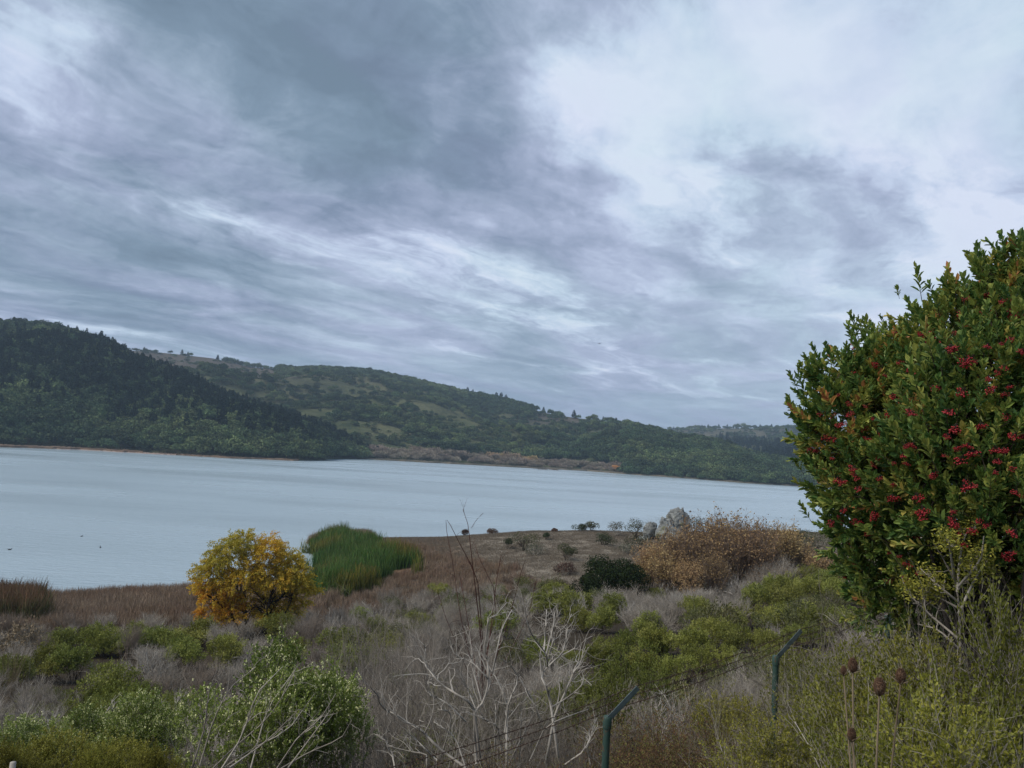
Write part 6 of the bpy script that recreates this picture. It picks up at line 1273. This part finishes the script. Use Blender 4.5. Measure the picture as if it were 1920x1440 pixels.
# ------------------------------------------------------------------ teasels
teasel_m = bark_mat('teasel head', (0.055, 0.032, 0.022), (0.16, 0.098, 0.065), scale=60); straw_m = bark_mat('dry teasel stalk', (0.14, 0.105, 0.065), (0.30, 0.24, 0.16), scale=20)
def teasel(px, py, dist, size, base_px, lb, seed, bend=0):
    r = np.random.default_rng(seed); h = at(px, py, dist); b = at(base_px, 1500, dist); g = gsingle(b[0], b[1]); t = (h - b); foot = b + t / t[2] * (g - b[2]); e_ = empty('teasel', tuple(foot)); tag(e_, lb, 'teasel')
    h = h - foot; hz = size * .5; k = 14; t_ = np.linspace(0, 1, k)[:, None]; P = (h - [0, 0, hz * .9]) * t_ + np.column_stack([np.sin(t_[:, 0] * 3) * bend, 0 * t_[:, 0], 0 * t_[:, 0]]); P = P + (h - [0, 0, hz * .9] - P[-1]) * t_
    mb = MB(); tubes(mb, P[None], np.linspace(.0045, .003, k)[None], 6, 0, rng=r); pr = P[2:12][r.integers(0, 10, 60)]; d_ = nrm(rand_dirs(60, r) * [1, 1, .2]); tubes(mb, np.stack([pr, pr + d_ * .007], 1), np.tile([.0009, .0003], (60, 1)), 3, 0, rng=r); obj('stalk', mb.mesh('teasel_stalk', straw_m), e_)
    mb = MB(); u_ = np.linspace(0, 1, 9); rad = np.sin(np.clip(u_ * .93 + .05, 0, 1) * math.pi) ** .6 * size * .27; zc = (u_ - .5) * size; tubes(mb, (h + np.column_stack([0 * zc, 0 * zc, zc]))[None], rad[None], 12, 0, rng=r)
    n = 520; v_ = r.uniform(.02, .99, n); th = r.uniform(0, 2 * math.pi, n); rr = np.interp(v_, u_, rad); c_ = h + np.column_stack([np.cos(th) * rr, np.sin(th) * rr, (v_ - .5) * size]); d_ = nrm(np.column_stack([np.cos(th), np.sin(th), .5 + v_ * .8])); tubes(mb, np.stack([c_, c_ + d_ * size * .11], 1), np.tile([.0012, .0004], (n, 1)), 3, 0, a=1, rng=r)
    obj('head', mb.mesh('teasel_head', teasel_m), e_)
    nb = 7; th = np.arange(nb) / nb * 6.28 + r.uniform(0, 1); d_ = np.column_stack([np.cos(th), np.sin(th), r.uniform(.2, .7, nb)]); mb = MB(); P, Q = grow(np.repeat([h - [0, 0, hz]], nb, 0), d_, size * r.uniform(.6, 1.3, nb), .0028, 6, .1, .12, .15, r); tubes(mb, P, Q, 4, 0, rng=r)
    P, Q = grow(np.repeat([h + [0, 0, hz * .95]], 5, 0), rand_dirs(5, r, .6), size * .35, .0014, 3, .1, .1, .2, r); tubes(mb, P, Q, 3, 0, rng=r); obj('bract', mb.mesh('teasel_bracts', straw_m), e_)
teasel(1599, 1248, 2.9, .047, 1602, 'tallest left teasel head of the pair standing side by side', 901)
teasel(1582, 1258, 3.1, .032, 1600, 'small teasel head just left of the tallest left one', 902)
teasel(1649, 1288, 2.7, .054, 1640, 'largest teasel head on a straight stalk in the middle of the group', 903)
teasel(1689, 1268, 2.8, .046, 1660, 'teasel head on the leaning stalk at the right of the group', 904, .01)
teasel(1597, 1378, 2.6, .038, 1615, 'lowest teasel head near the bottom edge of the frame', 905)
# ------------------------------------------------------------------ birds on and above the lake
bird_m = plain_mat('dark plumage', (0.018, 0.018, 0.020), .7)
def waterbird(px, py, lb, seed, ang, s=.2):
    c = ray(px, py); c = CAM + c * (-22 / c[2]); e_ = empty('waterbird', tuple(c), ang); tag(e_, lb, 'bird', None)
    mb = MB(); t = np.linspace(0, 1, 9); x = (t - .5) * 2.0 * s; z = .25 * s + t * 0 + np.where(t < .2, (.2 - t) * s * 1.2, 0); rad = np.sin(np.clip(t * .95 + .03, 0, 1) * math.pi) ** .7 * .38 * s
    tubes(mb, np.stack([x, 0 * x, z], -1)[None], rad[None], 10, 0)
    P = np.array([[(.7 * s, 0, .3 * s), (.85 * s, 0, .6 * s), (.88 * s, 0, .85 * s), (1.0 * s, 0, .95 * s), (1.1 * s, 0, .93 * s), (1.35 * s, 0, .88 * s)]]); tubes(mb, P, np.array([[.2, .13, .12, .18, .12, .02]]) * s, 8, 0)
    obj('body', mb.mesh('bird_body', bird_m), e_)
waterbird(18, 1031, 'dark waterbird floating nearest the left edge of the frame', 1, .5, .28)
waterbird(153, 1006, 'small dark waterbird farther out, above the other two', 2, 1.2, .25)
waterbird(188, 1027, 'dark waterbird with raised body right of the other two', 3, 2.2, .32)
c = at(1124, 644, 160); e_ = empty('flying_bird', tuple(c), .8); tag(e_, 'tiny dark bird flying below the clouds above the ridge', 'bird')
mb = MB(); x = np.linspace(-.25, .25, 6); tubes(mb, np.stack([x, 0 * x, 0 * x], -1)[None], np.array([[.01, .05, .07, .06, .05, .01]]), 8, 0); obj('body', mb.mesh('bird_body', bird_m), e_)
for s in (-1, 1):
    mb = MB(); V = [(.08, 0, 0), (-.10, 0, 0), (-.06, .25 * s, .10), (.07, .25 * s, .11), (-.10, .55 * s, .02), (-.05, .56 * s, .02)]; V2 = [(a, b, c_ - .015) for a, b, c_ in V]
    mb.add(V + V2, [[0, 1, 2, 3], [3, 2, 4, 5], [7, 6, 9, 8], [8, 9, 11, 10], [0, 3, 9, 6], [3, 5, 11, 9], [1, 7, 8, 2], [2, 8, 10, 4]]); obj('wing', mb.mesh('bird_wing', bird_m), e_)
# short weathered stake at the lower left edge
c = at(22, 1429, 6.2); g = gsingle(c[0], c[1]); mb = MB(); tubes(mb, np.array([[(0, 0, -.2), (0, 0, .4), (.01, 0, c[2] - g), (.01, 0, c[2] - g + .004)]]), np.array([[.022, .021, .019, .001]]), 8, 0)
tag(obj('wooden_stake', mb.mesh('stake', pale_wood_m), None, (c[0], c[1], g)), 'short weathered grey stake poking up at the lower left corner', 'stake')
# pale seed heads by the reeds at the left
for i, (x, y) in enumerate(((30, 1188), (44, 1182), (26, 1195))):
    r = np.random.default_rng(950 + i); c = at(x, y, 52); g = gsingle(c[0], c[1]); mb = MB(); h = c[2] - g; n = 12; P, Q = grow(r.normal(size=(n, 3)) * [.15, .15, 0], np.column_stack([r.normal(size=n) * .12, r.normal(size=n) * .12, np.ones(n)]), h * r.uniform(.9, 1.1, n), .012, 6, .05, rng=r); tubes(mb, P, Q, 4, 0, rng=r)
    k = r.integers(0, n, 260); leaves(mb, P[k, 6] + r.normal(size=(260, 3)) * [.12, .12, .2], rand_dirs(260, r, .2), .16, .07, 0, r.uniform(.5, 1, 260), r)
    tag(obj('seed_plume', mb.mesh('seed_plume', straw_m), None, (c[0], c[1], g)), ['straw coloured seed plumes at the left edge, middle clump', 'straw coloured seed plumes at the left edge, right clump', 'straw coloured seed plumes at the left edge, lowest clump'][i], 'plant')

# ------------------------------------------------------------------ air
hz = bpy.data.materials.new('haze'); hz.use_nodes = True; t = NT(hz.node_tree); t.n.clear(); o = t.add('ShaderNodeOutputMaterial'); pv = t.add('ShaderNodeVolumePrincipled')
pv.inputs['Color'].default_value = (0.62, 0.80, 1.0, 1); pv.inputs['Density'].default_value = HAZE; pv.inputs['Anisotropy'].default_value = 0.1; t.l.new(pv.outputs[0], o.inputs['Volume'])
mb = MB(); box(mb, (0, 2050, 130), (7600, 4900, 274)); hb = obj('haze', mb.mesh('haze', hz)); tag(hb, 'thin bluish air over the lake and hills', None, None, 'stuff')
